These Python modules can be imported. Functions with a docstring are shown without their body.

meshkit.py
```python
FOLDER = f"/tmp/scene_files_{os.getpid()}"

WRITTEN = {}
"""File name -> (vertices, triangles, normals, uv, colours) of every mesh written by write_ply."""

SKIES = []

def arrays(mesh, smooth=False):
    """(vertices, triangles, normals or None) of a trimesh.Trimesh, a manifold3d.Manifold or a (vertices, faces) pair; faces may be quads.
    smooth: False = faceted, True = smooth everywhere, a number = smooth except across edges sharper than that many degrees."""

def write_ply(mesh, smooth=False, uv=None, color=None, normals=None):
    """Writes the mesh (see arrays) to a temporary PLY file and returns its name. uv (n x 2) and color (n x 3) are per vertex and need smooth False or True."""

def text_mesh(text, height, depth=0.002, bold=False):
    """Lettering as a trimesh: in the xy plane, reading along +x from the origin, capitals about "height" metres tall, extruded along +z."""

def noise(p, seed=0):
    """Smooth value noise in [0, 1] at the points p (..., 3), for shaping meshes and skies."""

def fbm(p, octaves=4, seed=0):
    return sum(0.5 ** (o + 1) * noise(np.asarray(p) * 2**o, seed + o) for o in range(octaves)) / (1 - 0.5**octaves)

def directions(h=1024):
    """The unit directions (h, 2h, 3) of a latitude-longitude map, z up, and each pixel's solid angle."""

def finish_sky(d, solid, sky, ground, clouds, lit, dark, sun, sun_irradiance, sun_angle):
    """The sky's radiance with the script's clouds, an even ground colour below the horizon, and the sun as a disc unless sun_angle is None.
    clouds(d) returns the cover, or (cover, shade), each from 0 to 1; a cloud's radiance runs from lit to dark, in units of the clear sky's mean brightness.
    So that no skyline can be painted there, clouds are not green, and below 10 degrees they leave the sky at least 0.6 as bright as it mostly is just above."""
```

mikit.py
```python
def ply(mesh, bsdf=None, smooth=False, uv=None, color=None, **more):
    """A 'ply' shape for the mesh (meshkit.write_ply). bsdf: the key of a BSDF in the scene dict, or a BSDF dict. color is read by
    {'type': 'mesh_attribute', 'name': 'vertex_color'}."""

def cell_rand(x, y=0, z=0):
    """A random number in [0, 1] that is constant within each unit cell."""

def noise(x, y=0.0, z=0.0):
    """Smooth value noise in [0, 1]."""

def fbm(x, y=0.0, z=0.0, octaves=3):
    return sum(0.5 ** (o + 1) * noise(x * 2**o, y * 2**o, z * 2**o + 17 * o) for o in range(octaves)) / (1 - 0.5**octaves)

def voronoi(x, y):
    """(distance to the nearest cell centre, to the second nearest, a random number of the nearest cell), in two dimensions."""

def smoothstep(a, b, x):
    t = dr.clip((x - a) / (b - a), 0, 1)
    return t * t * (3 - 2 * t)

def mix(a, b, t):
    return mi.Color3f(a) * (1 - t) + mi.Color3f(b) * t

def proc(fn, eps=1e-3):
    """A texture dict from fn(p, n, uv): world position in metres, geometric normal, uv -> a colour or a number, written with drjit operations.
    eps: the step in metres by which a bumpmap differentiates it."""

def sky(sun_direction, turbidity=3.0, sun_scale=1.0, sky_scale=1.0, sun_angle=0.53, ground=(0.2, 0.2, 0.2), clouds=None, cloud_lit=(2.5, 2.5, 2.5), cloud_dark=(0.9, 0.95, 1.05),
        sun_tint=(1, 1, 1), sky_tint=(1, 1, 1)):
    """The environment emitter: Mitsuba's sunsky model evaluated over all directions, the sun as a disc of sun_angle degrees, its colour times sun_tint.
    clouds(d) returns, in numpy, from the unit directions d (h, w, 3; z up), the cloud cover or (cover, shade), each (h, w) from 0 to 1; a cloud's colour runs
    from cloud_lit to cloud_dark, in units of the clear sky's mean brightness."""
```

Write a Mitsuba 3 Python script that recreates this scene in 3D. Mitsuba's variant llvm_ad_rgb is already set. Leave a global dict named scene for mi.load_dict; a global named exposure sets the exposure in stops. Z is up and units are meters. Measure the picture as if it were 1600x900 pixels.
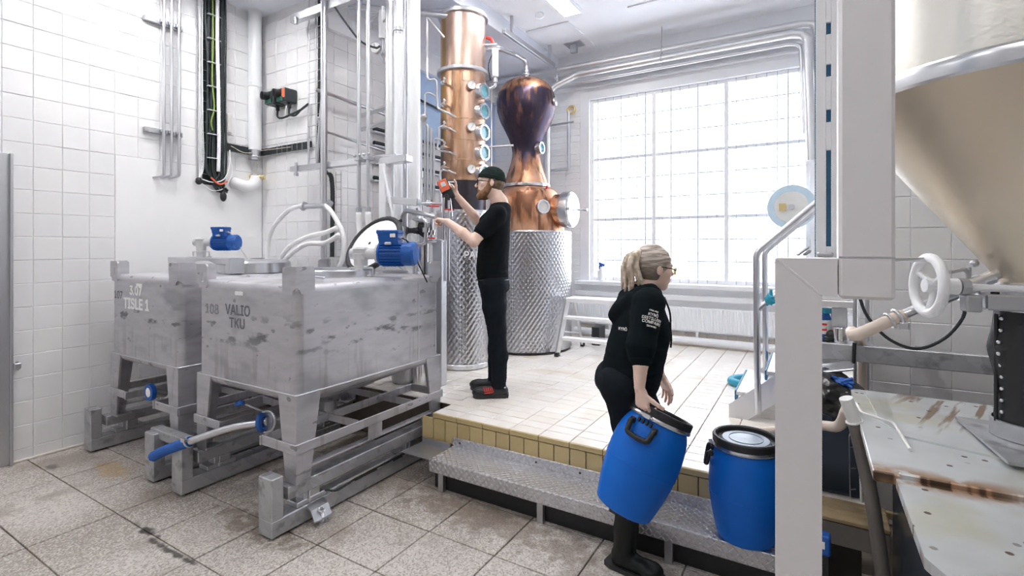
import math, numpy as np, trimesh, mitsuba as mi, mikit, meshkit, manifold3d as m3
import drjit as dr
from mikit import noise, fbm, voronoi, cell_rand, smoothstep, mix, proc
from shapely.geometry import Polygon, Point, box as sbox
PI = math.pi
TM = mi.ScalarTransform4f
scene, labels = {}, {}
# ---------------------------------------------------------------- camera, sky, lamps, exposure
YAW = math.radians(30.8)
EYE = (0.0, 0.0, 1.6)
FWD = (-math.sin(YAW), math.cos(YAW), 0.0)
scene['camera'] = dict(type='perspective', fov=2 * math.degrees(math.atan(800 / 785)), fov_axis='x', near_clip=0.05, far_clip=200.0,
                       principal_point_offset_x=0.0, principal_point_offset_y=65 / 900,
                       to_world=TM().look_at(origin=list(EYE), target=[FWD[0], FWD[1], 1.6], up=[0, 0, 1]))
exposure = 0.3
SUN = (0.5, 0.75, 0.55)
def overcast(d):
    n = meshkit.fbm(d * 3.0, 3, 5)
    return np.ones(d.shape[:2]), np.clip(n * 0.5, 0, 1)
scene['sky'] = mikit.sky(SUN, turbidity=5, sun_scale=0.0, sky_scale=14.0, ground=(0.75, 0.77, 0.8), clouds=overcast, cloud_lit=(2.6, 2.75, 3.0), cloud_dark=(2.0, 2.15, 2.4))
LAMPS = [(-2.3, 4.45, 1.5, 1.0), (-2.75, 2.55, 1.5, 1.25), (-4.35, 2.0, 1.5, 1.25), (-0.9, 2.5, 1.5, 1.1), (0.9, 0.3, 1.5, 0.7), (-2.3, -1.2, 1.5, 0.7), (-4.1, -1.2, 1.5, 0.7), (0.85, 2.95, 1.0, 2.3), (-0.6, -0.9, 1.5, 0.7)]  # x, y, length, share; last two are unseen, added to brighten
LAMP_POWER = 21.0
# ---------------------------------------------------------------- helpers: meshes
def V(*a): return np.array(a, float)
def unit(v): v = np.asarray(v, float); return v / (np.linalg.norm(v) + 1e-12)
def tri(v, f):
    f = np.asarray(f, int)
    if f.shape[1] == 4: f = np.vstack([f[:, [0, 1, 2]], f[:, [0, 2, 3]]])
    return trimesh.Trimesh(np.asarray(v, float), f, process=False)
def cat(*ms):
    out = []
    for m in ms: out += list(m) if isinstance(m, (list, tuple)) else [m]
    return trimesh.util.concatenate(out)
def xf(m, M):
    m = m.copy(); m.apply_transform(M); return m
def mv(m, x=0, y=0, z=0):
    m = m.copy(); m.apply_translation([x, y, z]); return m
def rot(deg, axis=(0, 0, 1), point=(0, 0, 0)):
    return trimesh.transformations.rotation_matrix(math.radians(deg), axis, point)
def frame(z, x=None):
    z = unit(z)
    if x is None: x = (1, 0, 0) if abs(z[0]) < 0.9 else (0, 1, 0)
    y = unit(np.cross(z, x)); x = np.cross(y, z)
    M = np.eye(4); M[:3, 0], M[:3, 1], M[:3, 2] = x, y, z
    return M
def bx(x0, x1, y0, y1, z0, z1, c=0.004):
    """box with chamfered edges"""
    c = min(c, 0.45 * min(abs(x1 - x0), abs(y1 - y0), abs(z1 - z0)))
    x0, x1 = min(x0, x1), max(x0, x1); y0, y1 = min(y0, y1), max(y0, y1); z0, z1 = min(z0, z1), max(z0, z1)
    if c <= 0: return mv(trimesh.creation.box([x1 - x0, y1 - y0, z1 - z0]), (x0 + x1) / 2, (y0 + y1) / 2, (z0 + z1) / 2)
    p = []
    for x, sx in ((x0, 1), (x1, -1)):
        for y, sy in ((y0, 1), (y1, -1)):
            for z, sz in ((z0, 1), (z1, -1)):
                p += [(x + sx * c, y + sy * c, z), (x + sx * c, y, z + sz * c), (x, y + sy * c, z + sz * c)]
    return hull(p)
def hull(p):
    m = trimesh.convex.convex_hull(np.asarray(p, float)); return m
def rbox(sx, sy, sz, r, n=10):
    """box with rounded edges, centred"""
    ps = []
    s = trimesh.creation.icosphere(2, r).vertices
    for x in (-1, 1):
        for y in (-1, 1):
            for z in (-1, 1): ps.append(s + [x * (sx / 2 - r), y * (sy / 2 - r), z * (sz / 2 - r)])
    return hull(np.vstack(ps))
def beam(a, b, w, h, c=0.004, up=(0, 0, 1)):
    """rectangular bar from a to b, w sideways and h upwards"""
    a, b = V(*a), V(*b); L = np.linalg.norm(b - a); z = (b - a) / L
    x = np.cross(up, z)
    if np.linalg.norm(x) < 1e-6: x = (1, 0, 0)
    M = frame(z, unit(x)); M[:3, 3] = a
    return xf(bx(-w / 2, w / 2, -h / 2, h / 2, 0, L, c), M)
def fillet(pts, r, n=6):
    pts = [V(*p) for p in pts]; out = [pts[0]]
    for i in range(1, len(pts) - 1):
        a, p, b = pts[i - 1], pts[i], pts[i + 1]
        u, w = unit(a - p), unit(b - p)
        ang = math.acos(float(np.clip(u @ w, -1, 1)))
        if ang > PI - 0.02: out.append(p); continue
        t = min(r / math.tan(ang / 2), 0.49 * np.linalg.norm(a - p), 0.49 * np.linalg.norm(b - p))
        rr = t * math.tan(ang / 2)
        cen = p + unit(u + w) * (rr / math.sin(ang / 2))
        s, e = p + u * t - cen, p + w * t - cen
        th = math.acos(float(np.clip(unit(s) @ unit(e), -1, 1)))
        for k in range(n + 1):
            q = k / n
            out.append(cen + (math.sin((1 - q) * th) * s + math.sin(q * th) * e) / math.sin(th) if th > 1e-4 else p)
    return out + [pts[-1]]
def tube(pts, r, bend=0.0, n=12, caps=True, closed=False, seg=6):
    p = np.array(fillet(pts, bend, seg) if bend > 0 else pts, float)
    N = len(p); R = np.broadcast_to(np.asarray(r, float), (N,)) if np.ndim(r) < 2 else r
    t = np.gradient(p, axis=0) if not closed else np.roll(p, -1, 0) - np.roll(p, 1, 0)
    t /= np.linalg.norm(t, axis=1, keepdims=True) + 1e-12
    x = np.cross(t[0], (0, 0, 1) if abs(t[0][2]) < 0.9 else (1, 0, 0)); x = unit(x)
    an = np.arange(n) * 2 * PI / n
    rings = []
    for i in range(N):
        x = x - (x @ t[i]) * t[i]; x = unit(x); y = np.cross(t[i], x)
        rings.append(p[i] + R[i] * (np.cos(an)[:, None] * x + np.sin(an)[:, None] * y))
    v = np.vstack(rings); i, j = np.meshgrid(np.arange(N if closed else N - 1), np.arange(n), indexing='ij')
    k = (i + 1) % N
    f = np.stack([i * n + j, i * n + (j + 1) % n, k * n + (j + 1) % n, k * n + j], -1).reshape(-1, 4)
    f = np.vstack([f[:, [0, 1, 2]], f[:, [0, 2, 3]]])
    if caps and not closed:
        v = np.vstack([v, p[0], p[-1]]); a, b = N * n, N * n + 1
        e = np.arange(n); g = (e + 1) % n
        f = np.vstack([f, np.stack([g, e, e * 0 + a], 1), np.stack([(N - 1) * n + e, (N - 1) * n + g, e * 0 + b], 1)])
    return tri(v, f)
def cyl(a, b, r, n=24, r2=None): return tube([a, b], [r, r if r2 is None else r2], n=n)
def spline(pts, n=8):
    p = [V(*q) for q in pts]; p = [2 * p[0] - p[1]] + p + [2 * p[-1] - p[-2]]; out = []
    for i in range(1, len(p) - 2):
        for k in range(n):
            t = k / n
            out.append(0.5 * (2 * p[i] + (p[i + 1] - p[i - 1]) * t + (2 * p[i - 1] - 5 * p[i] + 4 * p[i + 1] - p[i + 2]) * t * t + (3 * p[i] - p[i - 1] - 3 * p[i + 1] + p[i + 2]) * t ** 3))
    return out + [p[-2]]
def lathe(prof, n=48, a0=0.0, a1=2 * PI):
    prof = np.array(prof, float); full = a1 - a0 > 2 * PI - 1e-6
    m = n if full else n + 1
    an = a0 + np.arange(m) * (a1 - a0) / n
    v = np.stack([prof[:, None, 0] * np.cos(an), prof[:, None, 0] * np.sin(an), np.broadcast_to(prof[:, None, 1], (len(prof), m))], -1).reshape(-1, 3)
    i, j = np.meshgrid(np.arange(len(prof) - 1), np.arange(n), indexing='ij'); q = (j + 1) % m
    f = np.stack([i * m + j, i * m + q, (i + 1) * m + q, (i + 1) * m + j], -1).reshape(-1, 4)
    t = tri(v, f); t.update_faces(t.area_faces > 1e-12)
    return t
def lat(prof, at, axis=(0, 0, 1), n=48, **k):
    M = frame(axis); M[:3, 3] = at
    return xf(lathe(prof, n, **k), M)
def torus(R, r, at, axis=(0, 0, 1), n=32, m=10, sy=1.0):
    a = np.arange(n) * 2 * PI / n
    M = frame(axis); M[:3, 3] = at
    return xf(tube(np.stack([R * np.cos(a), sy * R * np.sin(a), a * 0], 1), r, n=m, closed=True), M)
def prism(poly, d, M=None):
    p = Polygon(poly) if not hasattr(poly, 'exterior') else poly
    m = trimesh.creation.extrude_polygon(p, d, engine='earcut')
    return xf(m, M) if M is not None else m
def sph(at, r, n=2): return mv(trimesh.creation.icosphere(n, r), *at)
def ell(at, rx, ry, rz, n=3):
    m = trimesh.creation.icosphere(n, 1.0); m.apply_scale([rx, ry, rz]); return mv(m, *at)
def basis(o, x, y, z):
    M = np.eye(4); M[:3, 0], M[:3, 1], M[:3, 2], M[:3, 3] = x, y, z, o; return M
def text(s, h, depth, o, x, up, bold=True):
    """lettering at o, reading along x, its top along up"""
    x, up = unit(x), unit(up)
    return xf(meshkit.text_mesh(s, h, depth, bold), basis(o, x, up, np.cross(x, up)))
# ---------------------------------------------------------------- helpers: scene entries
def num(k):
    if k not in scene and k not in labels and not any(q.startswith(k + '__') for q in NAMES): NAMES.add(k); return k
    i = COUNT.get(k, 0) + 1
    COUNT[k] = i; q = f'{k}_{i:03d}'; NAMES.add(q); return q
NAMES, COUNT = set(), {}
def key(k):
    if k not in NAMES: NAMES.add(k); return k
    i = COUNT.get(k, 0) + 1; COUNT[k] = i
    q = f'{k}_{i:03d}'; NAMES.add(q); return q
def thing(name, label, category, group=None):
    k = key(name); labels[k] = dict(label=label, category=category)
    if group: labels[k]['group'] = group
    return k
def part(parent, name, mesh, m, smooth=30, label=None, stuff=False):
    k = key(f'{parent}__{name}')
    scene[k] = mikit.ply(mesh, m, smooth)
    if label or stuff: labels[k] = {}
    if label: labels[k]['label'] = label
    if stuff: labels[k]['kind'] = 'stuff'
    return k
def one(name, mesh, m, label, category, group=None, smooth=30, kind=None):
    k = key(name); scene[k] = mikit.ply(mesh, m, smooth); labels[k] = dict(label=label, category=category)
    if group: labels[k]['group'] = group
    if kind: labels[k]['kind'] = kind
    return k
def struct(name, mesh, m, label=None, smooth=False):
    k = key(name); scene[k] = mikit.ply(mesh, m, smooth); labels[k] = dict(kind='structure')
    if label: labels[k]['label'] = label
    return k
def inst(k0, dic, M):
    k = key(k0); scene[k] = {**dic, 'to_world': TM(M)}; return k
# ---------------------------------------------------------------- materials
def rgb(*c): return dict(type='rgb', value=list(c))
def mat(name, color, rough=0.5, metal=0.0, two=True, bump=None, bscale=1.0, eps=2e-3, **k):
    if callable(color): color = proc(color)
    elif isinstance(color, tuple): color = rgb(*color)
    b = dict(type='principled', base_color=color, roughness=proc(rough) if callable(rough) else float(rough), metallic=float(metal), **k)
    if bump: b = dict(type='bumpmap', arbitrary=proc(bump, eps), scale=bscale, bsdf=b)
    scene[name] = dict(type='twosided', bsdf=b) if two else b
    return name
mat('m_tile', (0.84, 0.84, 0.85), 0.22)
mat('m_tile_b', (0.83, 0.832, 0.842), 0.23)
mat('m_tile_c', (0.85, 0.848, 0.85), 0.21)
mat('m_grout', (0.68, 0.68, 0.70), 0.9)
mat('m_far_wall', (0.62, 0.62, 0.63), 0.8)
mat('m_wall', (0.83, 0.835, 0.85), 0.7)
mat('m_panel', (0.86, 0.86, 0.865), 0.5)
mat('m_ceiling', (0.88, 0.885, 0.90), 0.8)
mat('m_soffit', (0.78, 0.80, 0.86), 0.8)
mat('m_white', (0.85, 0.86, 0.88), 0.35)
mat('m_offwhite', (0.72, 0.72, 0.70), 0.45)
mat('m_black', (0.012, 0.013, 0.015), 0.45)
mat('m_rubber', (0.018, 0.019, 0.021), 0.5)
mat('m_black_cable', (0.02, 0.028, 0.03), 0.45)
mat('m_steel', (0.72, 0.73, 0.76), 0.25, 1.0)
mat('m_steel_dull', (0.60, 0.61, 0.64), 0.42, 1.0)
mat('m_chrome', (0.82, 0.83, 0.85), 0.12, 1.0)
mat('m_alu', (0.78, 0.78, 0.79), 0.38, 0.9)
mat('m_frame_tube', (0.78, 0.765, 0.775), 0.42, 0.2)
mat('m_lime_lens', (0.72, 0.75, 0.35), 0.1)
mat('m_blue_motor', (0.006, 0.085, 0.35), 0.35)
mat('m_blue_grip', (0.012, 0.10, 0.40), 0.45)
mat('m_blue_light', (0.05, 0.42, 0.75), 0.3)
mat('m_red', (0.72, 0.05, 0.04), 0.4)
mat('m_orange', (0.80, 0.16, 0.08), 0.4)
mat('m_green', (0.025, 0.11, 0.08), 0.4)
mat('m_lime', (0.22, 0.33, 0.06), 0.4)
mat('m_lamp_body', (0.85, 0.86, 0.87), 0.4)
mat('m_brass', (0.75, 0.60, 0.30), 0.3, 0.8)
mat('m_white_print', (0.88, 0.88, 0.88), 0.6)
mat('m_dark_print', (0.16, 0.17, 0.19), 0.7)
mat('m_hose_white', (0.86, 0.86, 0.86), 0.3, spec_trans=0.0)
mat('m_hose_beige', (0.66, 0.56, 0.48), 0.45)
mat('m_teal', (0.03, 0.32, 0.45), 0.4)
scene['m_glass'] = dict(type='thindielectric', int_ior=1.5)
# ---------------------------------------------------------------- the setting
def terrazzo(p, n, uv):
    s = voronoi(p.x * 130, p.y * 130)[2]
    base = mix((0.35, 0.31, 0.275), (0.52, 0.48, 0.445), smoothstep(0.2, 0.8, fbm(p.x * 1.7, p.y * 1.7, 3.0)))
    base = mix(base, (0.66, 0.63, 0.60), smoothstep(0.62, 0.8, s) * 0.55)
    base = mix(base, (0.24, 0.20, 0.17), smoothstep(0.3, 0.12, s) * 0.55)
    dirt = smoothstep(0.52, 0.74, fbm(p.x * 3.1 + 7, p.y * 3.1, 1.0, octaves=4))
    base = mix(base, (0.22, 0.175, 0.14), dirt * 0.55)
    def blob(cx, cy, ax, ay, w): return smoothstep(1.0, 0.2, dr.sqrt(dr.square((p.x - cx) / ax) + dr.square((p.y - cy) / ay)) + (fbm(p.x * 22, p.y * 22, 5.0) - 0.5) * w)
    base = mix(base, (0.42, 0.27, 0.10), blob(-4.28, 1.62, 0.27, 0.11, 1.2) * 0.6)
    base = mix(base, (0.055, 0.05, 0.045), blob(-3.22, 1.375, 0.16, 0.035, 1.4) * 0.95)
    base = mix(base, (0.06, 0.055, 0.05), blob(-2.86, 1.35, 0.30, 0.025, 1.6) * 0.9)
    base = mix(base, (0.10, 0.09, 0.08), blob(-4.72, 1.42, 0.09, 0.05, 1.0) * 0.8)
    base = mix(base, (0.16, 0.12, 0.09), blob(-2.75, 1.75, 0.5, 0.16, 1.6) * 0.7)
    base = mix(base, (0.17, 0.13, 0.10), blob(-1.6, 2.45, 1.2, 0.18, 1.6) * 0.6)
    return base
mat('m_slab', terrazzo, 0.42, bump=lambda p, n, uv: noise(p.x * 160, p.y * 160, 0.0), bscale=0.0012, eps=3e-3)
mat('m_joint', lambda p, n, uv: mix((0.10, 0.085, 0.07), (0.42, 0.37, 0.32), smoothstep(0.42, 0.66, fbm(p.x * 2.1 + 3, p.y * 2.1, 9.0))), 0.9)
def ptile(c0, c1):
    return lambda p, n, uv: mix(mix(c0, c1, fbm(p.x * 9, p.y * 9, p.z * 9)), (0.50, 0.40, 0.25), smoothstep(0.60, 0.80, fbm(p.x * 2.3 + 11, p.y * 2.3, 2.0, octaves=4)) * 0.35)
mat('m_ptile', ptile((0.72, 0.67, 0.61), (0.78, 0.745, 0.70)), 0.28)
mat('m_ptile_b', ptile((0.69, 0.63, 0.56), (0.76, 0.715, 0.66)), 0.3)
mat('m_yellow', ptile((0.55, 0.425, 0.20), (0.62, 0.495, 0.26)), 0.3)
mat('m_yellow_b', ptile((0.50, 0.385, 0.175), (0.59, 0.465, 0.24)), 0.32)
mat('m_pgrout', lambda p, n, uv: mix((0.07, 0.06, 0.05), (0.24, 0.20, 0.17), fbm(p.x * 5, p.y * 5, p.z * 5)), 0.9)
def pane_tile(w, h, t, c=0.0025):
    """a tile lying in xy, centred, its face at z = 0, going down to -t"""
    a, b = w / 2, h / 2
    v = [(-a, -b, -t), (a, -b, -t), (a, b, -t), (-a, b, -t), (-a, -b, -c), (a, -b, -c), (a, b, -c), (-a, b, -c),
         (-a + c, -b + c, 0), (a - c, -b + c, 0), (a - c, b - c, 0), (-a + c, b - c, 0)]
    f = [(8, 9, 10, 11)]
    for k in range(4):
        q = (k + 1) % 4; f += [(k, q, 4 + q, 4 + k), (4 + k, 4 + q, 8 + q, 8 + k)]
    return tri(v, f)
FX = ((0, 1, 0), (0, 0, 1), (1, 0, 0))       # a wall that faces +x
FY = ((1, 0, 0), (0, 0, 1), (0, -1, 0))      # a wall that faces -y
FZ = ((1, 0, 0), (0, 1, 0), (0, 0, 1))       # a floor
rng = np.random.default_rng(4)
def tiling(holder, name, org, fr, us, vs, gap, t, mats, keep=lambda u, v: True, limit=300, far=None, jit=0.0006):
    """one entry per tile between the joints us (across) and vs (up); past the limit the farther ones are joined"""
    U, Wv, N = (V(*a) for a in fr); org = V(*org)
    cells = []
    for i in range(len(us) - 1):
        for j in range(len(vs) - 1):
            u, v = (us[i] + us[i + 1]) / 2, (vs[j] + vs[j + 1]) / 2
            if keep(u, v): cells.append((us[i + 1] - us[i] - gap, vs[j + 1] - vs[j] - gap, org + U * u + Wv * v))
    cells.sort(key=lambda c: np.linalg.norm(c[2] - V(*EYE)))
    cache, rest = {}, []
    for k, (w, h, o) in enumerate(cells):
        if far is not None and k >= limit: rest.append(xf(pane_tile(w, h, t), basis(o + N * t, U, Wv, N))); continue
        m = mats[int(rng.integers(len(mats)))]
        kk = (round(w, 4), round(h, 4), m)
        if kk not in cache: cache[kk] = mikit.ply(pane_tile(w, h, t), m)
        tl = rng.normal(0, 0.0022, 2)
        n = unit(N + U * tl[0] + Wv * tl[1]); x = unit(U - n * (U @ n)); y = np.cross(n, x)
        inst(f'{holder}__{name}', cache[kk], basis(o + N * (t + rng.normal(0, jit)), x, y, n))
    if rest: part(holder, name, cat(rest), mats[0], False, stuff=True)
def steps(a, b, d): n = max(1, int(round((b - a) / d))); return [a + d * k for k in range(n + 1)]
# floor of big terrazzo slabs
struct('floor', bx(-5.2, 3.6, -3.1, 6.5, -0.2, -0.014, 0), 'm_joint', 'speckled grey brown terrazzo slab floor with dirty joints')
sx = [-1.41 + 0.4345 * k for k in range(-8, 11)]; sx[0] = -5.05
sy = [0.16 + 0.405 * k for k in range(-7, 9)]
tiling('floor', 'slab', (0, 0, -0.014), FZ, sx, sy, 0.007, 0.014, ['m_slab'], keep=lambda u, v: v > -2.5 and not (v > 2.9) , limit=300, far=True, jit=0.0004)
# raised platform
struct('floor_platform', cat(bx(-5.05, 0.2, 3.09, 6.4, 0, 0.394, 0), bx(-2.36, 0.2, 2.836, 3.09, 0, 0.394, 0), bx(0.2, 1.2, 3.76, 6.4, 0, 0.394, 0)), 'm_pgrout', 'raised floor of pale narrow tiles with a yellow tiled front')
px = [-1.06 + 0.215 * k for k in range(-15, 12)]
px = [x for x in px if x > -4.2] 
py = [2.83 + 0.1085 * k for k in range(34)]; py[-1] = 6.4
tiling('floor_platform', 'tile', (0, 0, 0.394), FZ, px, py, 0.0048, 0.006, ['m_ptile', 'm_ptile', 'm_ptile_b'], keep=lambda u, v: (u > -2.36 or v > 3.1) and (u < 0.2 or v > 3.8) and u < 1.15, limit=300, far=True, jit=0.0003)
rx = [x for x in [-1.06 + 0.1075 * k for k in range(-13, 13)]]
tiling('floor_platform', 'riser_tile', (0, 2.836, 0), FY, rx, [0.20, 0.362], 0.006, 0.008, ['m_yellow', 'm_yellow_b'])
mat('m_riser_shade', (0.06, 0.055, 0.05), 0.8)  # lower riser colour darkened to carry the shade under the step
part('floor_platform', 'plinth', bx(-2.36, 0.2, 2.828, 2.838, 0.0, 0.197, 0.002), 'm_riser_shade', False, 'lower riser with the shade under the step put into its colour')
ex = [x for x in px if x >= -2.4]
for i in range(len(ex) - 1):
    m = prism([(-0.012, 0), (-0.004, 0), (0.008, -0.0), (0.008, 0.026), (0.002, 0.032), (-0.006, 0.033), (-0.012, 0.028)], ex[i + 1] - ex[i] - 0.005)
    inst('floor_platform__edge_tile', mikit.ply(m, 'm_yellow_b'), basis((ex[i] + 0.0025, 2.836, 0.366), (0, 1, 0), (0, 0, 1), (1, 0, 0)))
# left wall, its return and the wall behind the stills
WT = ['m_tile', 'm_tile', 'm_tile_b', 'm_tile_c']
struct('wall_left', bx(-5.2, -5.056, -3.1, 3.3, 0, 4.3, 0), 'm_grout', 'white square tiled wall at the left with a smooth panel')
ly = [1.408 - 0.172 * k for k in range(3, 0, -1)] + [1.408 + 0.172 * k for k in range(11)] + [3.25]
lz = [0.005] + [0.093 + 0.1755 * k for k in range(24)]
panel = lambda u, v: 1.93 < u < 3.25 and 0.62 < v < 2.44
tiling('wall_left', 'tile', (-5.056, 0, 0), FX, ly, lz, 0.0025, 0.006, WT, keep=lambda u, v: not panel(u, v))
part('wall_left', 'panel', bx(-5.056, -5.046, 1.928, 3.245, 0.622, 2.372, 0.002), 'm_panel', False, 'smooth white panel')
part('wall_left', 'plain_upper', bx(-5.056, -5.05, -3.0, 0.89, 0, 4.25, 0), 'm_wall', False)
struct('wall_left_return', bx(-5.2, -4.126, 3.256, 3.4, 0, 4.3, 0), 'm_grout', 'white tiled wall facing the room behind the tanks')
struct('wall_left_inner', bx(-4.3, -4.126, 3.4, 6.5, 0, 4.3, 0), 'm_grout', 'white tiled wall behind the pipework')
qx = [-5.05] + [-4.12 - 0.172 * k for k in range(5, -1, -1)]
qz = [0.795 + 0.1755 * k for k in range(20)]
tiling('wall_left_return', 'tile', (0, 3.256, 0), FY, qx, qz, 0.0025, 0.006, WT)
iy = [3.25 + 0.172 * k for k in range(8)]
tiling('wall_left_inner', 'tile', (-4.126, 0, 0), FX, iy, qz, 0.0025, 0.006, WT)
part('wall_left_inner', 'plaster', bx(-4.126, -4.12, iy[-1] + 0.002, 6.4, 3.75, 4.25, 0), 'm_wall', False)
part('wall_left_inner', 'plaster', bx(-4.126, -4.12, iy[-1] + 0.002, 6.4, 0.4, 2.86, 0), 'm_wall', False)
part('wall_left_inner', 'painted_band', bx(-4.126, -4.12, iy[-1] + 0.002, 6.4, 2.86, 3.75, 0), 'm_blue_shade', False, 'band of wall with bluish shade put into its colour')
part('wall_left_inner', 'ledge', bx(-4.12, -4.06, 3.3, 6.4, 3.74, 3.93, 0.004), 'm_white', False, 'white ledge under the soffit')
# window wall
WX0, WX1, WZ0, WZ1 = -2.59, -0.01, 1.145, 3.59
struct('wall_back', cat(bx(-4.2, WX0, 6.406, 6.66, 0, 4.3, 0), bx(WX1, 1.3, 6.406, 6.66, 0, 4.3, 0), bx(WX0, WX1, 6.406, 6.66, 0, WZ0, 0), bx(WX0, WX1, 6.406, 6.66, WZ1, 4.3, 0)), 'm_wall', 'white painted wall around the large window')
bxs = [-4.12 + 0.236 * k for k in range(7)]; bz = [1.0 + 0.085 * k for k in range(32)]
tiling('wall_back', 'brick', (0, 6.406, 0), FY, bxs, bz, 0.004, 0.006, ['m_wall', 'm_panel'], keep=lambda u, v: u < -2.72)
tiling('wall_back', 'plinth_tile', (0, 6.406, 0), FY, [-2.75 + 0.118 * k for k in range(26)], [0.41, 0.545], 0.005, 0.008, ['m_ptile_b', 'm_ptile'])
k = struct('trim_1', cat(bx(-2.72, WX0, 6.385, 6.41, 1.06, 3.70, 0.004), bx(WX0, 0.2, 6.385, 6.41, WZ1, 3.70, 0.004)), 'm_white', 'white casing around the window')
for z, d in ((3.74, 0.06), (3.82, 0.09), (3.98, 0.12)):
    part(k, 'moulding', bx(-4.1, 1.2, 6.406 - d, 6.41, z, z + 0.03, 0.006), 'm_white', False)
part(k, 'sill', bx(-2.76, 1.2, 6.27, 6.42, 1.085, 1.14, 0.008), 'm_white', False)
part(k, 'sill_board', bx(-2.78, 1.2, 6.33, 6.42, 0.935, 1.0, 0.008), 'm_white', False)
wn = struct('window_1', cat(bx(WX0, WX0 + 0.045, 6.44, 6.51, WZ0, WZ1), bx(WX1 - 0.045, WX1, 6.44, 6.51, WZ0, WZ1), bx(WX0, WX1, 6.44, 6.51, WZ0, WZ0 + 0.045), bx(WX0, WX1, 6.44, 6.51, WZ1 - 0.045, WZ1)), 'm_white', 'large gridded window with white bars, blown out daylight')
pw = (WX1 - WX0) / 3; ph = (WZ1 - WZ0) / 9
mat('m_bar', (0.74, 0.77, 0.83), 0.4)
mat('m_rod', (0.50, 0.52, 0.58), 0.5)
for i in (1, 2): part(wn, 'mullion', bx(WX0 + pw * i - 0.023, WX0 + pw * i + 0.023, 6.44, 6.51, WZ0, WZ1), 'm_white', False)
for j in range(1, 9):
    hz = WZ0 + ph * j; t = 0.018 if j % 3 == 0 else 0.006
    part(wn, 'glazing_bar', bx(WX0, WX1, 6.455, 6.50, hz - t, hz + t, 0.002), 'm_bar', False)
for i in range(1, 24):
    x = WX0 + (WX1 - WX0) * i / 24
    if i % 8: part(wn, 'grille_rod', cyl((x, 6.44, WZ0), (x, 6.44, WZ1), 0.0042, 6), 'm_rod', True)
for i in range(3):
    for j in range(9):
        x, z = WX0 + pw * i, WZ0 + ph * j
        part(wn, 'pane', tri([(x, 6.482, z), (x + pw, 6.482, z), (x + pw, 6.482, z + ph), (x, 6.482, z + ph)], [(0, 1, 2, 3)]), 'm_glass', False)
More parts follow.
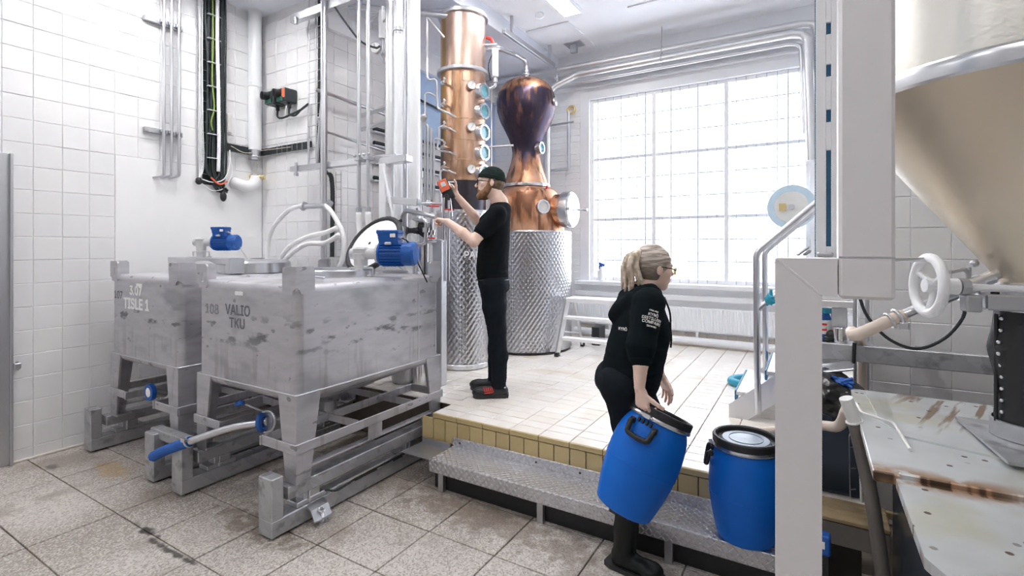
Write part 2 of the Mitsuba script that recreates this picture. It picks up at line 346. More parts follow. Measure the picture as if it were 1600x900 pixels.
# right-hand walls, the walls behind the camera and the ceiling
struct('wall_right', bx(0.236, 3.6, 3.606, 3.75, 0, 4.3, 0), 'm_grout', 'white tiled wall behind the hopper at the right')
tx = [0.24] + [0.305 + 0.178 * k for k in range(10)]
tiling('wall_right', 'tile', (0, 3.606, 0), FY, tx, [0.64 + 0.1775 * k for k in range(10)], 0.003, 0.006, WT)
part('wall_right', 'plaster', cat(bx(0.236, 3.5, 3.6, 3.607, 2.42, 4.25, 0), bx(0.24 , 3.5, 3.6, 3.607, 0, 0.635, 0)), 'm_wall', False)
struct('wall_right_side', bx(1.2, 1.3, 3.75, 6.5, 0, 4.3, 0), 'm_wall', 'white side wall beyond the tiled corner')
struct('wall_right_outer', bx(3.5, 3.6, -3.1, 3.7, 0, 4.3, 0), 'm_far_wall')
struct('wall_front', bx(-5.2, 3.6, -3.1, -3.0, 0, 4.3, 0), 'm_far_wall')
struct('ceiling', bx(-5.2, 3.6, -3.1, 6.6, 4.25, 4.4, 0), 'm_ceiling', 'white ceiling with pale ducts and lamps')
part('ceiling', 'soffit', bx(-5.06, -3.06, -3.0, 6.41, 4.05, 4.26, 0.004), 'm_soffit', False, 'lower lavender grey strip of the ceiling')
part('ceiling', 'access_panel', cat(bx(-3.02, -2.46, 5.40, 5.46, 4.235, 4.252), bx(-2.5, -2.44, 5.40, 6.3, 4.235, 4.252)), 'm_white', False)
part('ceiling', 'seam_strip', bx(-1.75, -0.9, 5.42, 5.48, 4.235, 4.252), 'm_white', False)
struct('door_1', cat(bx(-5.06, -5.03, 1.17, 1.285, 0, 2.28, 0.004), bx(-5.055, -5.0, 1.27, 1.287, 0.0, 2.28, 0.003)), 'm_steel_dull', 'steel door jamb at the left edge')
part('door_1', 'hinge', cat(bx(-5.03, -4.985, 1.287, 1.325, 0.70, 0.745), cyl((-5.0, 1.305, 0.69), (-5.0, 1.305, 0.755), 0.009, 10)), 'm_steel_dull')
struct('trim_2', bx(-5.05, -5.035, 1.29, 3.25, 0.0, 0.018, 0.004), 'm_ptile_b', 'tan strip along the foot of the left wall')
# lamps
scene['m_tube'] = dict(type='diffuse', reflectance=rgb(0.8, 0.8, 0.8))
mat('m_blue_shade', (0.42, 0.56, 0.78), 0.6)  # bluish shade of the inner wall put into its colour
for i, (x, y, L, w) in enumerate(LAMPS):
    lp = LAMP_POWER * w
    lab = 'fluorescent ceiling lamp ' + ['beside the copper pot still top', 'above the near square tank', 'above the white lettered tank by the left wall', 'above the metal step', 'right above the photographer', 'behind the photographer on the tank side', 'farthest back along the left wall', 'added out of view above the rusty table to brighten the tiled wall', 'added behind the photographer to brighten the frame post'][i]
    t = thing('ceiling_lamp', lab, 'lamp')
    zc = 4.05 if x < -3.1 else 4.25
    part(t, 'housing', bx(x - 0.11, x + 0.11, y - L / 2, y + L / 2, zc - 0.055, zc, 0.01), 'm_lamp_body', False)
    kk = key(f'{t}__diffuser')
    scene[kk] = dict(mikit.ply(tri([(x - 0.095, y - L / 2 + 0.02, zc - 0.058), (x - 0.095, y + L / 2 - 0.02, zc - 0.058), (x + 0.095, y + L / 2 - 0.02, zc - 0.058), (x + 0.095, y - L / 2 + 0.02, zc - 0.058)], [(0, 1, 2, 3)]), 'm_tube'),
                     emitter=dict(type='area', radiance=rgb(lp, lp * 0.99, lp * 0.98)))
# ---------------------------------------------------------------- metals with wear
def worn(cx):
    def f(p, n, uv):
        st = fbm(p.x * 7, p.y * 7, p.z * 24, octaves=4)
        c = mix((0.545, 0.54, 0.57), (0.62, 0.61, 0.645), smoothstep(0.2, 0.8, st))
        mid = smoothstep(0.16, 0.0, dr.abs(p.z - 1.06 + (p.y - 2.4) * 0.03))
        sc = fbm(p.x * 9 + cx, p.y * 9, p.z * 18, octaves=4)
        c = mix(c, (0.18, 0.19, 0.20), smoothstep(0.56, 0.70, sc) * (0.10 + 0.85 * mid))
        c = mix(c, (0.20, 0.21, 0.22), smoothstep(0.70, 0.78, fbm(p.x * 13 + cx, p.y * 13, p.z * 19 + 3, octaves=4)) * 0.7)
        c = mix(c, (0.27, 0.28, 0.30), smoothstep(0.52, 0.70, fbm(p.x * 2.6 + cx + 5, p.y * 2.6 + 2, p.z * 4.0, octaves=4)) * 0.55)
        c = mix(c, (0.28, 0.25, 0.24), smoothstep(0.55, 0.7, fbm(p.x * 24, p.y * 24, p.z * 2.2, octaves=3)) * 0.35 * smoothstep(1.1, 0.8, p.z))
        return c
    return f
mat('m_tank', worn(0.0), lambda p, n, uv: 0.40 + 0.2 * fbm(p.x * 6, p.y * 6, p.z * 20), 0.72, bump=lambda p, n, uv: fbm(p.x * 7, p.y * 7, p.z * 7), bscale=0.004, eps=6e-3)
def galv(p, n, uv):
    s = voronoi(p.x * 20 + p.z * 11, p.y * 20 + p.z * 13)[2]
    c = mix((0.40, 0.41, 0.43), (0.56, 0.57, 0.59), s * 0.6 + 0.4 * fbm(p.x * 12, p.y * 12, p.z * 12))
    return mix(c, (0.20, 0.20, 0.21), smoothstep(0.55, 0.75, fbm(p.x * 15, p.y * 15, p.z * 15, octaves=4)) * 0.6)
mat('m_galv', galv, 0.5, 0.7)
def copper(cx, cy, lo, hi):
    def f(p, n, uv):
        a = dr.atan2(p.y - cy, p.x - cx)
        st = fbm(p.x * 16, p.y * 16, p.z * 1.8, octaves=4)
        bl = fbm(p.x * 7, p.y * 7, p.z * 5, octaves=4)
        c = mix((0.52, 0.245, 0.13), (0.76, 0.44, 0.29), smoothstep(0.3, 0.7, bl))
        c = mix(c, (0.13, 0.06, 0.04), smoothstep(0.44, 0.64, st) * 0.85)
        zone = smoothstep(lo - 0.10, lo + 0.06, p.z + (st - 0.5) * 0.45) * smoothstep(hi + 0.03, hi - 0.02, p.z + (bl - 0.5) * 0.03)
        c = mix(c, mix((0.055, 0.05, 0.085), (0.30, 0.15, 0.11), smoothstep(0.50, 0.74, fbm(p.x * 20, p.y * 20, p.z * 3.5, octaves=4)) * smoothstep(2.75, 3.4, p.z)), zone * 0.95)
        return c
    return f
PX, PY, CX, CY = -2.95, 5.28, -3.03, 4.118
mat('m_copper_pot', copper(PX, PY, 2.68, 3.43), lambda p, n, uv: 0.26 + 0.2 * fbm(p.x * 8, p.y * 8, p.z * 8), 1.0)
mat('m_copper_belly', copper(PX, PY, 9.0, 9.5), lambda p, n, uv: 0.28 + 0.22 * fbm(p.x * 8, p.y * 8, p.z * 8), 1.0)
def copper_col(p, n, uv):
    a = dr.atan2(p.y - CY, p.x - CX)
    bl = fbm(a * 3.5, p.z * 3, 7.0, octaves=4)
    c = mix((0.50, 0.27, 0.14), (0.74, 0.47, 0.33), smoothstep(0.3, 0.7, bl))
    c = mix(c, (0.20, 0.10, 0.055), smoothstep(0.46, 0.68, fbm(p.x * 13, p.y * 13, p.z * 3, octaves=4)) * 0.6)
    c = mix(c, (0.80, 0.62, 0.54), smoothstep(3.28, 3.42, p.z) * 0.55 + smoothstep(-1.3, -0.6, a) * 0.25)  # pinkish highlight painted into the column top and right side
    drip = smoothstep(0.20, 0.10, dr.abs(a + 1.95 + (noise(p.z * 6) - 0.5) * 0.05)) * smoothstep(2.3, 2.7, p.z)
    c = mix(c, (0.50, 0.31, 0.08), drip * 0.8)
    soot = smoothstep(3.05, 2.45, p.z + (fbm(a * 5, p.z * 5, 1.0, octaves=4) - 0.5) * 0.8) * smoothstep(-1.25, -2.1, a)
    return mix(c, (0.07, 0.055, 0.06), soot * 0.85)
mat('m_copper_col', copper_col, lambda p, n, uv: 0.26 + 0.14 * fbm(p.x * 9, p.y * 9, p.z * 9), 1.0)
mat('m_copper_shade', lambda p, n, uv: mix((0.035, 0.038, 0.055), (0.10, 0.085, 0.09), fbm(p.x * 9, p.y * 9, p.z * 3)), 0.3, 0.9)  # shade and blue-black reflection painted into the lower copper shell
mat('m_jacket', (0.58, 0.58, 0.60), 0.2, 1.0)
# ---------------------------------------------------------------- the two wheeled-in steel tanks
def rring(hx, hy, r, n=7):
    p = []
    for cx, cy, a in ((hx - r, hy - r, 0), (-hx + r, hy - r, 90), (-hx + r, -hy + r, 180), (hx - r, -hy + r, 270)):
        for k in range(n + 1):
            t = math.radians(a + 90 * k / n); p.append((cx + r * math.cos(t), cy + r * math.sin(t)))
    return np.array(p)
def loft(rings, cap0=True, cap1=True):
    n = len(rings[0][0]); v = np.vstack([np.column_stack([r, np.full(n, z)]) for r, z in rings])
    i, j = np.meshgrid(np.arange(len(rings) - 1), np.arange(n), indexing='ij'); q = (j + 1) % n
    f = np.stack([i * n + j, i * n + q, (i + 1) * n + q, (i + 1) * n + j], -1).reshape(-1, 4)
    f = np.vstack([f[:, [0, 1, 2]], f[:, [0, 2, 3]]])
    for flag, base, z, s in ((cap0, 0, rings[0][1], -1), (cap1, (len(rings) - 1) * n, rings[-1][1], 1)):
        if flag:
            c = len(v); v = np.vstack([v, [[rings[0 if s < 0 else -1][0][:, 0].mean(), rings[0 if s < 0 else -1][0][:, 1].mean(), z]]])
            e = np.arange(n); g = (e + 1) % n
            f = np.vstack([f, np.stack([base + (g if s < 0 else e), base + (e if s < 0 else g), e * 0 + c], 1)])
    return tri(v, f)
HX, HY = 0.51, 0.63
ZB, ZT = 0.757, 1.335
def tank(x, y, label):
    t = thing('steel_tank', label, 'tank', 'square steel tanks on weighing rails')
    def P(name, m, mt='m_tank', s=30, label=None, parent=None): return part(parent or t, name, mv(m, x, y), mt, s, label)
    P('body', loft([(rring(HX, HY, 0.055), ZB), (rring(HX, HY, 0.055), ZT)], False, False))
    top = [(rring(HX - 0.04 * (1 - math.cos(a)), HY - 0.04 * (1 - math.cos(a)), 0.055), ZT + 0.045 * math.sin(a)) for a in np.linspace(0, PI / 2, 7)]
    P('top', loft(top + [(rring(HX - 0.2, HY - 0.2, 0.05), ZT + 0.052)], False, True), 'm_tank')
    P('weld_seam', loft([(rring(HX + 0.001, HY + 0.001, 0.055), ZB - 0.006), (rring(HX + 0.005, HY + 0.005, 0.055), ZB - 0.002), (rring(HX + 0.005, HY + 0.005, 0.055), ZB + 0.003), (rring(HX, HY, 0.055), ZB + 0.006)], False, False), 'm_steel')
    hop = [(rring(0.07, 0.07, 0.06), 0.50), (rring(0.10, 0.10, 0.07), 0.55), (rring(HX - 0.06, HY - 0.06, 0.10), 0.70)] + [(rring(HX - 0.045 * (1 - math.sin(a)), HY - 0.045 * (1 - math.sin(a)), 0.06), 0.757 - 0.05 * math.cos(a)) for a in np.linspace(0.15, PI / 2, 6)]
    P('hopper', loft(hop, True, False))
    for sx in (-1, 1):
        for sy in (-1, 1):
            def plate(w0, w1, zt, zb, d, off):
                a = [(off, zt), (w0, zt), (w1, zb), (off, zb)]
                m1 = prism(a, d); m2 = prism(a, d)
                A = xf(m1, basis((sx * (HX + 0.006), sy * (HY + 0.006), 0), (0, -sy, 0), (0, 0, 1), (-sx * 1.0, 0, 0)))
                B = xf(m2, basis((sx * (HX + 0.006), sy * (HY + 0.006), 0), (-sx, 0, 0), (0, 0, 1), (0, -sy * 1.0, 0)))
                for q in (A, B): q.fix_normals()
                return cat(A, B)
            lg = P('leg', cat(plate(0.165, 0.095, ZB + 0.004, 0.275, 0.012, 0.0)), s=20)
            P('foot', bx(sx * (HX + 0.004), sx * (HX - 0.10), sy * (HY + 0.004), sy * (HY - 0.10), 0.258, 0.276, 0.003), parent=lg, s=False)
            P('leg_cap_weld', cat(beam((sx * (HX + 0.004), sy * (HY + 0.004), ZB + 0.004), (sx * (HX + 0.004), sy * (HY - 0.16), ZB + 0.004), 0.012, 0.008), beam((sx * (HX + 0.004), sy * (HY + 0.004), ZB + 0.004), (sx * (HX - 0.16), sy * (HY + 0.004), ZB + 0.004), 0.012, 0.008)), 'm_steel', False, parent=lg)
            # folded lifting lug at the corner
            pg = sbox(0.0, 0, 0.125, 0.155).buffer(-0.022).buffer(0.022).union(sbox(0, 0, 0.06, 0.155)).difference(Point(0, 0).buffer(0.032))
            pg2 = pg.difference(sbox(0.070, 0.045, 0.078, 0.095).buffer(0.007)) if sx < 0 else pg
            A = xf(prism(pg, 0.012), basis((sx * (HX + 0.008), sy * (HY + 0.008), ZT - 0.005), (0, -sy, 0), (0, 0, 1), (-sx, 0, 0)))
            B = xf(prism(pg2, 0.012), basis((sx * (HX + 0.008), sy * (HY + 0.008), ZT - 0.005), (-sx, 0, 0), (0, 0, 1), (0, -sy, 0)))
            for q in (A, B): q.fix_normals()
            P('lifting_lug', cat(A, B), s=20)
    # bottom bars: fork channels and ties
    for sx in (-1, 1):
        P('skid_bar', bx(sx * (HX + 0.008), sx * (HX + 0.020), -HY - 0.008, HY + 0.008, 0.435, 0.492, 0.003), s=False)
        P('skid_bar', bx(sx * (HX - 0.29), sx * (HX - 0.30), -HY - 0.03, HY + 0.008, 0.435, 0.492, 0.003), s=False)
        for sy in (-1, 1):
            P('skid_tie', bx(sx * (HX + 0.02), sx * (HX - 0.30), sy * (HY + 0.008), sy * (HY + 0.020), 0.435, 0.492, 0.003), s=False)
        P('skid_foot', bx(sx * (HX + 0.008), sx * (HX - 0.004), -0.10, 0.02, 0.335, 0.436, 0.003), s=False)
        P('skid_rail', bx(sx * (HX + 0.004), sx * (HX - 0.05), -HY + 0.06, HY - 0.05, 0.330, 0.341, 0.002), s=False)
    for yy in (-0.18, 0.32): P('cross_bar', bx(-HX + 0.01, HX - 0.01, yy, yy + 0.012, 0.44, 0.488, 0.002), s=False)
    P('outlet', cyl((0, 0, 0.42), (0, 0, 0.53), 0.06), 'm_steel_dull')
    P('outlet_pipe', tube([(0, 0, 0.43), (0, 0, 0.40), (0.0, -0.42, 0.42)], 0.035, 0.08), 'm_steel_dull')
    P('manway_ring', lat([(0.255, 0), (0.285, 0), (0.285, 0.045), (0.27, 0.055), (0.255, 0.05), (0.255, 0)], (0.02, 0.04, 1.385)), 'm_steel')
    P('nozzle', cat(cyl((-0.36, 0.3, 1.38), (-0.36, 0.3, 1.42), 0.05), cyl((-0.36, 0.3, 1.42), (-0.36, 0.3, 1.432), 0.065)), 'm_steel')
    P('hatch_clamp', cat(beam((0.13, -0.28, 1.41), (0.33, -0.30, 1.40), 0.02, 0.014), cyl((0.12, -0.28, 1.40), (0.12, -0.28, 1.45), 0.012), bx(0.06, 0.13, -0.31, -0.25, 1.39, 1.42)), 'm_steel_dull')
    return t
TN = (-2.99, 2.43); TF = (-4.262, 2.43)
tn = tank(*TN, 'big scuffed steel tank with black stencil lettering and an open round lid, nearest the step')
tf = tank(*TF, 'scuffed steel tank marked in white lettering, between the near tank and the left wall')
yf = 2.43 - HY
def paint(t, s, h, x, z, m, lab=None, tilt=0.0):
    r = math.radians(tilt)
    o = (-0.0022, 0, 0.0022) if m == 'm_white_print' else (0,)
    part(t, 'lettering', cat(*[text(s, h, 0.0008, (x + a, yf - 0.0008, z + b), (math.cos(r), 0, math.sin(r)), (-math.sin(r), 0, math.cos(r))) for a in o for b in o[:2]]), m, False, lab)
paint(tf, '3.07', 0.066, -4.475, 1.235, 'm_white_print', 'white painted number 3.07')
paint(tf, 'TISLE 1', 0.078, -4.572, 1.128, 'm_white_print', 'white painted word TISLE 1')
paint(tf, '107', 0.056, -4.735, 1.195, 'm_dark_print')
mat('m_faded', (0.27, 0.27, 0.29), 0.7)
paint(tn, '108', 0.062, -3.42, 1.165, 'm_faded')
paint(tn, 'VALIO', 0.062, -3.185, 1.175, 'm_dark_print', 'dark stencil word VALIO')
paint(tn, 'TKU', 0.06, -3.14, 1.095, 'm_dark_print', 'dark stencil word TKU')
part(tn, 'label_plate', bx(-3.075, -2.99, yf - 0.003, yf, 1.298, 1.322, 0.001), 'm_white_print', False, 'small white label')
part(tf, 'label_plate', bx(-4.36, -4.27, yf - 0.003, yf, 1.30, 1.322, 0.001), 'm_white_print', False, 'small white label')
part(tn, 'corner_seam', bx(-2.479, -2.4775, 2.815, 2.823, ZB, ZT, 0), 'm_steel', False)
# open lid of the near tank
R_, U_ = V(math.cos(YAW), math.sin(YAW), 0), V(0, 0, 1)
ln = unit(0.72 * (-0.62 * R_ + 0.78 * U_) + 0.66 * -V(*FWD))
lc = V(-2.945, 2.83, 1.615)
ld = part(tn, 'open_lid', lat([(0, 0.03), (0.12, 0.027), (0.235, 0.012), (0.245, 0), (0.245, -0.02), (0, -0.02)], lc, ln), 'm_white', 30, 'white round lid standing open')
part(ld, 'gasket', torus(0.247, 0.022, lc + ln * 0.006, ln, 48, 10), 'm_rubber', True, 'black rubber rim')
part(ld, 'hinge', cat(beam(lc - ln * 0.03, (-2.80, 3.02, 1.40), 0.03, 0.012), bx(-3.02, -2.74, 2.99, 3.03, 1.385, 1.41)), 'm_steel_dull', False)
part(ld, 'knob', cyl(lc + ln * 0.015 + V(-0.02, 0, -0.01), lc + ln * 0.035 + V(-0.02, 0, -0.01), 0.012), 'm_black')
def sv(a, b): return V(*a) * (1 - 0) if b is None else V(*a)
# lifting beam on the far tank's top
part(tf, 'top_beam', cat(bx(-4.72, -3.80, 2.18, 2.30, 1.498, 1.51), bx(-4.72, -3.80, 2.178, 2.184, 1.46, 1.51), bx(-3.86, -3.80, 2.18, 2.30, 1.39, 1.5), bx(-4.72, -4.66, 2.18, 2.30, 1.39, 1.5)), 'm_steel', False, 'flat channel carrying the motor')
part(tf, 'top_drum', lat([(0, 0.10), (0.34, 0.10), (0.37, 0.08), (0.38, 0.0), (0, 0)], (TF[0] + 0.1, TF[1] + 0.08, 1.385)), 'm_steel', 30)
# ---------------------------------------------------------------- agitator motors
mat('m_gearbox', (0.55, 0.55, 0.55), 0.4)
def motor(at, head, s, label):
    t = thing('agitator_motor', label, 'motor', 'blue electric agitator motors')
    h = math.radians(head); M = basis(at, (s * math.cos(h), s * math.sin(h), 0), (-s * math.sin(h), s * math.cos(h), 0), (0, 0, s))
    def P(n, m, mt, sm=30, lab=None, parent=None): return part(parent or t, n, xf(m, M), mt, sm, lab)
    P('stand', cat(bx(-0.035, 0.035, -0.035, 0.035, 0, 0.10), lat([(0, 0), (0.085, 0), (0.085, 0.012), (0, 0.012)], (0, 0, 0.055)), bx(-0.11, 0.10, -0.05, 0.05, 0.0, 0.012), cyl((-0.09, 0.0, 0), (-0.09, 0, 0.06), 0.008, 8), cyl((0.08, 0.02, 0), (0.08, 0.02, 0.06), 0.008, 8)), 'm_alu')
    g = P('gearbox', cat(mv(rbox(0.10, 0.088, 0.10, 0.018), 0, 0, 0.165), cyl((-0.075, 0, 0.165), (0.15, 0, 0.165), 0.040), cyl((0.125, 0, 0.165), (0.15, 0, 0.165), 0.068), cyl((0, 0, 0.08), (0, 0, 0.165), 0.05), *[beam((-0.045, sy * 0.045, z), (0.045, sy * 0.045, z), 0.008, 0.008) for sy in (-1, 1) for z in (0.13, 0.165, 0.2)]), 'm_gearbox', 30, 'pale grey gearbox')
    P('gear_cap', cyl((-0.08, 0, 0.165), (-0.073, 0, 0.165), 0.034), 'm_blue_light', 30, 'light blue round cap', g)
    P('body', cat(cyl((0.15, 0, 0.165), (0.335, 0, 0.165), 0.078, 32), lat([(0.079, 0), (0.088, 0.004), (0.088, 0.07), (0.075, 0.085), (0, 0.088)], (0.335, 0, 0.165), (1, 0, 0)), lat([(0.0, 0), (0.086, 0), (0.086, 0.014), (0.05, 0.02)], (0.150, 0, 0.165), (1, 0, 0))), 'm_blue_motor')
    for i in range(22):
        a = 2 * PI * i / 22
        if 0.9 < a < 2.2: continue
        c, q = math.cos(a), math.sin(a)
        P('fin', beam((0.17, 0.083 * c, 0.165 + 0.083 * q), (0.325, 0.083 * c, 0.165 + 0.083 * q), 0.004, 0.018, 0.001, up=(0, c, q)), 'm_blue_motor', False)
    tb = P('terminal_box', cat(hull([(0.16, -0.05, 0.235), (0.30, -0.05, 0.235), (0.30, 0.05, 0.235), (0.16, 0.05, 0.235), (0.145, -0.06, 0.33), (0.30, -0.06, 0.33), (0.30, 0.06, 0.33), (0.145, 0.06, 0.33)]), bx(0.14, 0.305, -0.064, 0.064, 0.31, 0.338, 0.006)), 'm_blue_motor', 20)
    P('data_plate', bx(0.245, 0.285, -0.0655, -0.063, 0.285, 0.312, 0.0005), 'm_white_print', False, 'white data plate', tb)
    P('cable_gland', cat(cyl((0.30, -0.02, 0.28), (0.32, -0.02, 0.28), 0.013), bx(0.21, 0.26, -0.085, -0.06, 0.23, 0.25)), 'm_steel_dull', 30, None, tb)
    P('cable', tube(spline([(0.32, -0.02, 0.28), (0.36, -0.03, 0.26), (0.40, -0.01, 0.20), (0.42, 0.04, 0.10), (0.44, 0.10, 0.02), (0.46, 0.14, -0.05)]), 0.005, n=6), 'm_offwhite' if s < 0.9 else 'm_black', True)
    return t
motor((-2.765, 2.53, 1.387), 24, 0.97, 'blue electric motor beside the open round lid, on the near tank')
motor((-4.33, 2.25, 1.51), 30, 0.74, 'smaller blue electric motor on the tank by the left wall')
# ---------------------------------------------------------------- weighing rails under the tanks
def rail(x, label, full=True):
    t = thing('weighing_rail', label, 'rail', 'steel weighing rails under the tanks')
    y0, y1 = 1.665, 2.93
    part(t, 'lower_beam', bx(x - 0.06, x + 0.06, y0, y1, 0.012, 0.105, 0.006), 'm_galv', False)
    part(t, 'end_post', bx(x - 0.06, x + 0.06, y0, y0 + 0.075, 0.10, 0.335, 0.006), 'm_galv', False)
    part(t, 'upper_beam', bx(x - 0.035, x + 0.065, y0 + 0.10, y1 + 0.13, 0.182, 0.258, 0.006), 'm_galv', False)
    for yy in (1.93, 2.78):
        c = part(t, 'load_cell', cat(bx(x - 0.05, x + 0.05, yy - 0.10, yy + 0.10, 0.105, 0.135), bx(x - 0.03, x + 0.045, yy - 0.05, yy + 0.06, 0.13, 0.184), bx(x - 0.02, x + 0.02, yy - 0.03, yy + 0.03, 0.16, 0.19)), 'm_steel_dull', False)
        part(c, 'bolt', cat(cyl((x + 0.052, yy - 0.02, 0.11), (x + 0.052, yy - 0.02, 0.185), 0.006, 8), cyl((x + 0.052, yy - 0.02, 0.125), (x + 0.052, yy - 0.02, 0.135), 0.012, 6)), 'm_steel', False)
    for yy in (1.74, 2.88): part(t, 'floor_pad', bx(x - 0.04, x + 0.04, yy - 0.04, yy + 0.04, 0.0, 0.013, 0.002), 'm_rubber', False)
    return t
r1 = rail(-2.565, 'weighing rail with an anchor tab and thin conduit, under the near tank')
rail(-3.50, 'steel weighing rail under the near tank, behind the blue hose grip')
rail(-3.86, 'steel weighing rail under the white lettered tank, on the side of the near tank')
rail(-4.84, 'steel weighing rail under the white lettered tank, along the tiled wall')
part(r1, 'anchor_tab', cat(xf(prism(Polygon([(0, 0.105), (0.045, 0.085), (0.075, 0.03), (0.105, 0.045), (0.108, 0.038), (0.072, 0.02), (0.04, 0.078), (0, 0.095)]), 0.12), basis((-2.505, 2.0, 0), (1, 0, 0), (0, 0, 1), (0, -1, 0))), cyl((-2.44, 1.94, 0.004), (-2.44, 1.94, 0.075), 0.012, 10), torus(0.018, 0.005, (-2.445, 1.94, 0.072), (0.5, 0, 0.8), 16, 8), cyl((-2.44, 1.94, 0), (-2.44, 1.94, 0.008), 0.03)), 'm_steel', False)
part(r1, 'conduit', cat(tube([(-2.492, 2.05, 0.118), (-2.492, 2.92, 0.118)], 0.008, n=8), tube([(-2.48, 2.02, 0.14), (-2.478, 2.95, 0.15)], 0.006, n=8), bx(-2.51, -2.50, 2.10, 2.62, 0.106, 0.135)), 'm_chrome')
part(r1, 'cable', cat(tube(spline([(-2.49, 2.0, 0.15), (-2.46, 2.06, 0.13), (-2.48, 2.15, 0.12), (-2.487, 2.3, 0.128), (-2.485, 2.6, 0.13), (-2.48, 2.85, 0.135)]), 0.006, n=6), bx(-2.496, -2.484, 2.22, 2.42, 0.110, 0.136), bx(-2.496, -2.484, 2.56, 2.66, 0.110, 0.136)), 'm_black_cable', True, 'black cable along the rail')
one('rail_cross_beam', cat(bx(-3.92, -3.45, 1.70, 1.77, 0.337, 0.352), bx(-3.92, -3.45, 1.70, 1.706, 0.29, 0.35)), 'm_galv', 'flat steel tie between the two tank frames, above the blue hose grip', 'beam', smooth=False)
# hose with blue grip hanging from the near tank's outlet valve
t = thing('drain_hose', 'drain lance with a blue ribbed grip and steel pipe from the near tank outlet', 'hose')
part(t, 'pipe', tube(spline([(-2.94, 1.92, 0.50), (-3.10, 1.82, 0.47), (-3.24, 1.74, 0.42), (-3.36, 1.68, 0.372)]), 0.024, n=16), 'm_steel')
gp = spline([(-3.36, 1.68, 0.372), (-3.48, 1.655, 0.325), (-3.60, 1.635, 0.275), (-3.70, 1.62, 0.225)], 12)
part(t, 'grip', tube(gp, [0.030 + 0.003 * (i % 2) for i in range(len(gp))], n=16), 'm_blue_grip', False, 'blue ribbed grip')
part(t, 'clamp', cat(torus(0.032, 0.006, (-3.37, 1.677, 0.368), (-0.85, -0.25, -0.45), 20), bx(-3.39, -3.35, 1.635, 1.66, 0.375, 0.40)), 'm_steel')
part(t, 'collar', torus(0.042, 0.018, (-2.965, 1.905, 0.494), (-0.8, -0.5, -0.15), 24), 'm_blue_grip', True, 'blue collar ring')
part(t, 'grip_tip', cat(cyl((-3.70, 1.62, 0.226), (-3.72, 1.617, 0.214), 0.018), cyl((-3.715, 1.63, 0.22), (-3.735, 1.625, 0.21), 0.006, 8)), 'm_steel_dull')
t = thing('outlet_valve', 'dark outlet valve with a blue lever under the near tank', 'valve')
part(t, 'body', cat(sph((-2.99, 1.98, 0.47), 0.065), cyl((-2.99, 2.12, 0.45), (-2.95, 1.92, 0.495), 0.05), torus(0.062, 0.013, (-2.96, 1.94, 0.49), (0.2, -1, 0.15), 20)), 'm_steel_dull')
part(t, 'lever', xf(rbox(0.11, 0.03, 0.028, 0.01), basis((-3.13, 1.86, 0.60), (0.9, -0.2, 0.3), (0.2, 0.98, 0), (-0.3, 0, 0.95))), 'm_blue_grip', 30, 'blue lever grip')
part(t, 'stem', cyl((-2.99, 1.98, 0.52), (-3.08, 1.87, 0.60), 0.008, 8), 'm_steel_dull')
t = thing('outlet_valve', 'blue handled valve under the white lettered tank', 'valve')
part(t, 'wheel', cyl((-4.25, 1.86, 0.51), (-4.25, 1.83, 0.51), 0.062), 'm_blue_grip')
part(t, 'badge', cyl((-4.25, 1.829, 0.51), (-4.25, 1.827, 0.51), 0.035), 'm_white_print', 30, 'white disc')
part(t, 'body', cat(cyl((-4.25, 1.86, 0.51), (-4.262, 2.0, 0.45), 0.03), sph((-4.262, 1.99, 0.45), 0.055)), 'm_steel_dull')
for x0, lab in ((-3.02, 'small white tag box under the near tank'),):
    one('tag_box', cat(bx(x0 - 0.10, x0 - 0.05, 2.18, 2.22, 0.50, 0.55), cyl((x0 - 0.075, 2.2, 0.54), (x0 - 0.075, 2.2, 0.66), 0.005, 8)), 'm_white', lab, 'box', smooth=False)
# ---------------------------------------------------------------- copper column and pot still
def dimpled(cx, cy, r, z0, z1, pitch, amp, ns=6):
    nt = int(round(2 * PI * r / pitch)); na = nt * ns; nz = int(round((z1 - z0) / (pitch * 0.72)))
    na2 = nz * 4
    a = np.arange(na) * 2 * PI / na; z = np.linspace(z0, z1, na2 + 1)
    A, Z_ = np.meshgrid(a, z)
    u = A / (2 * PI) * nt; v = (Z_ - z0) / (z1 - z0) * nz
    row = np.floor(v); uu = u + 0.5 * (row % 2)
    def bump(u0, v0):
        d2 = ((u0 - np.round(u0)) * 1.0) ** 2 * 4 + ((v0)) ** 2 * 1.3
        return np.clip(1 - d2, 0, 1) ** 2
    h = np.zeros_like(A)
    for k in (-1, 0, 1):
        rr = row + k; h = np.maximum(h, bump(u + 0.5 * (rr % 2) + 0.5, v - rr - 0.5))
    edge = np.clip(np.minimum(Z_ - z0, z1 - Z_) / 0.02, 0, 1)
    R = r - amp * h * edge
    vts = np.stack([cx + R * np.cos(A), cy + R * np.sin(A), Z_], -1).reshape(-1, 3)
    i, j = np.meshgrid(np.arange(na2), np.arange(na), indexing='ij'); q = (j + 1) % na
    return tri(vts, np.stack([i * na + j, i * na + q, (i + 1) * na + q, (i + 1) * na + j], -1).reshape(-1, 4))
def around(cx, cy, deg, r, z):
    """the point at deg to the right of the direction towards the viewer's side of the room, and that direction"""
    tc = unit(V(-cx, -cy, 0)); rt = V(-tc[1], tc[0], 0); a = math.radians(deg)
    d = math.cos(a) * tc + math.sin(a) * rt
    return V(cx, cy, z) + d * r, d
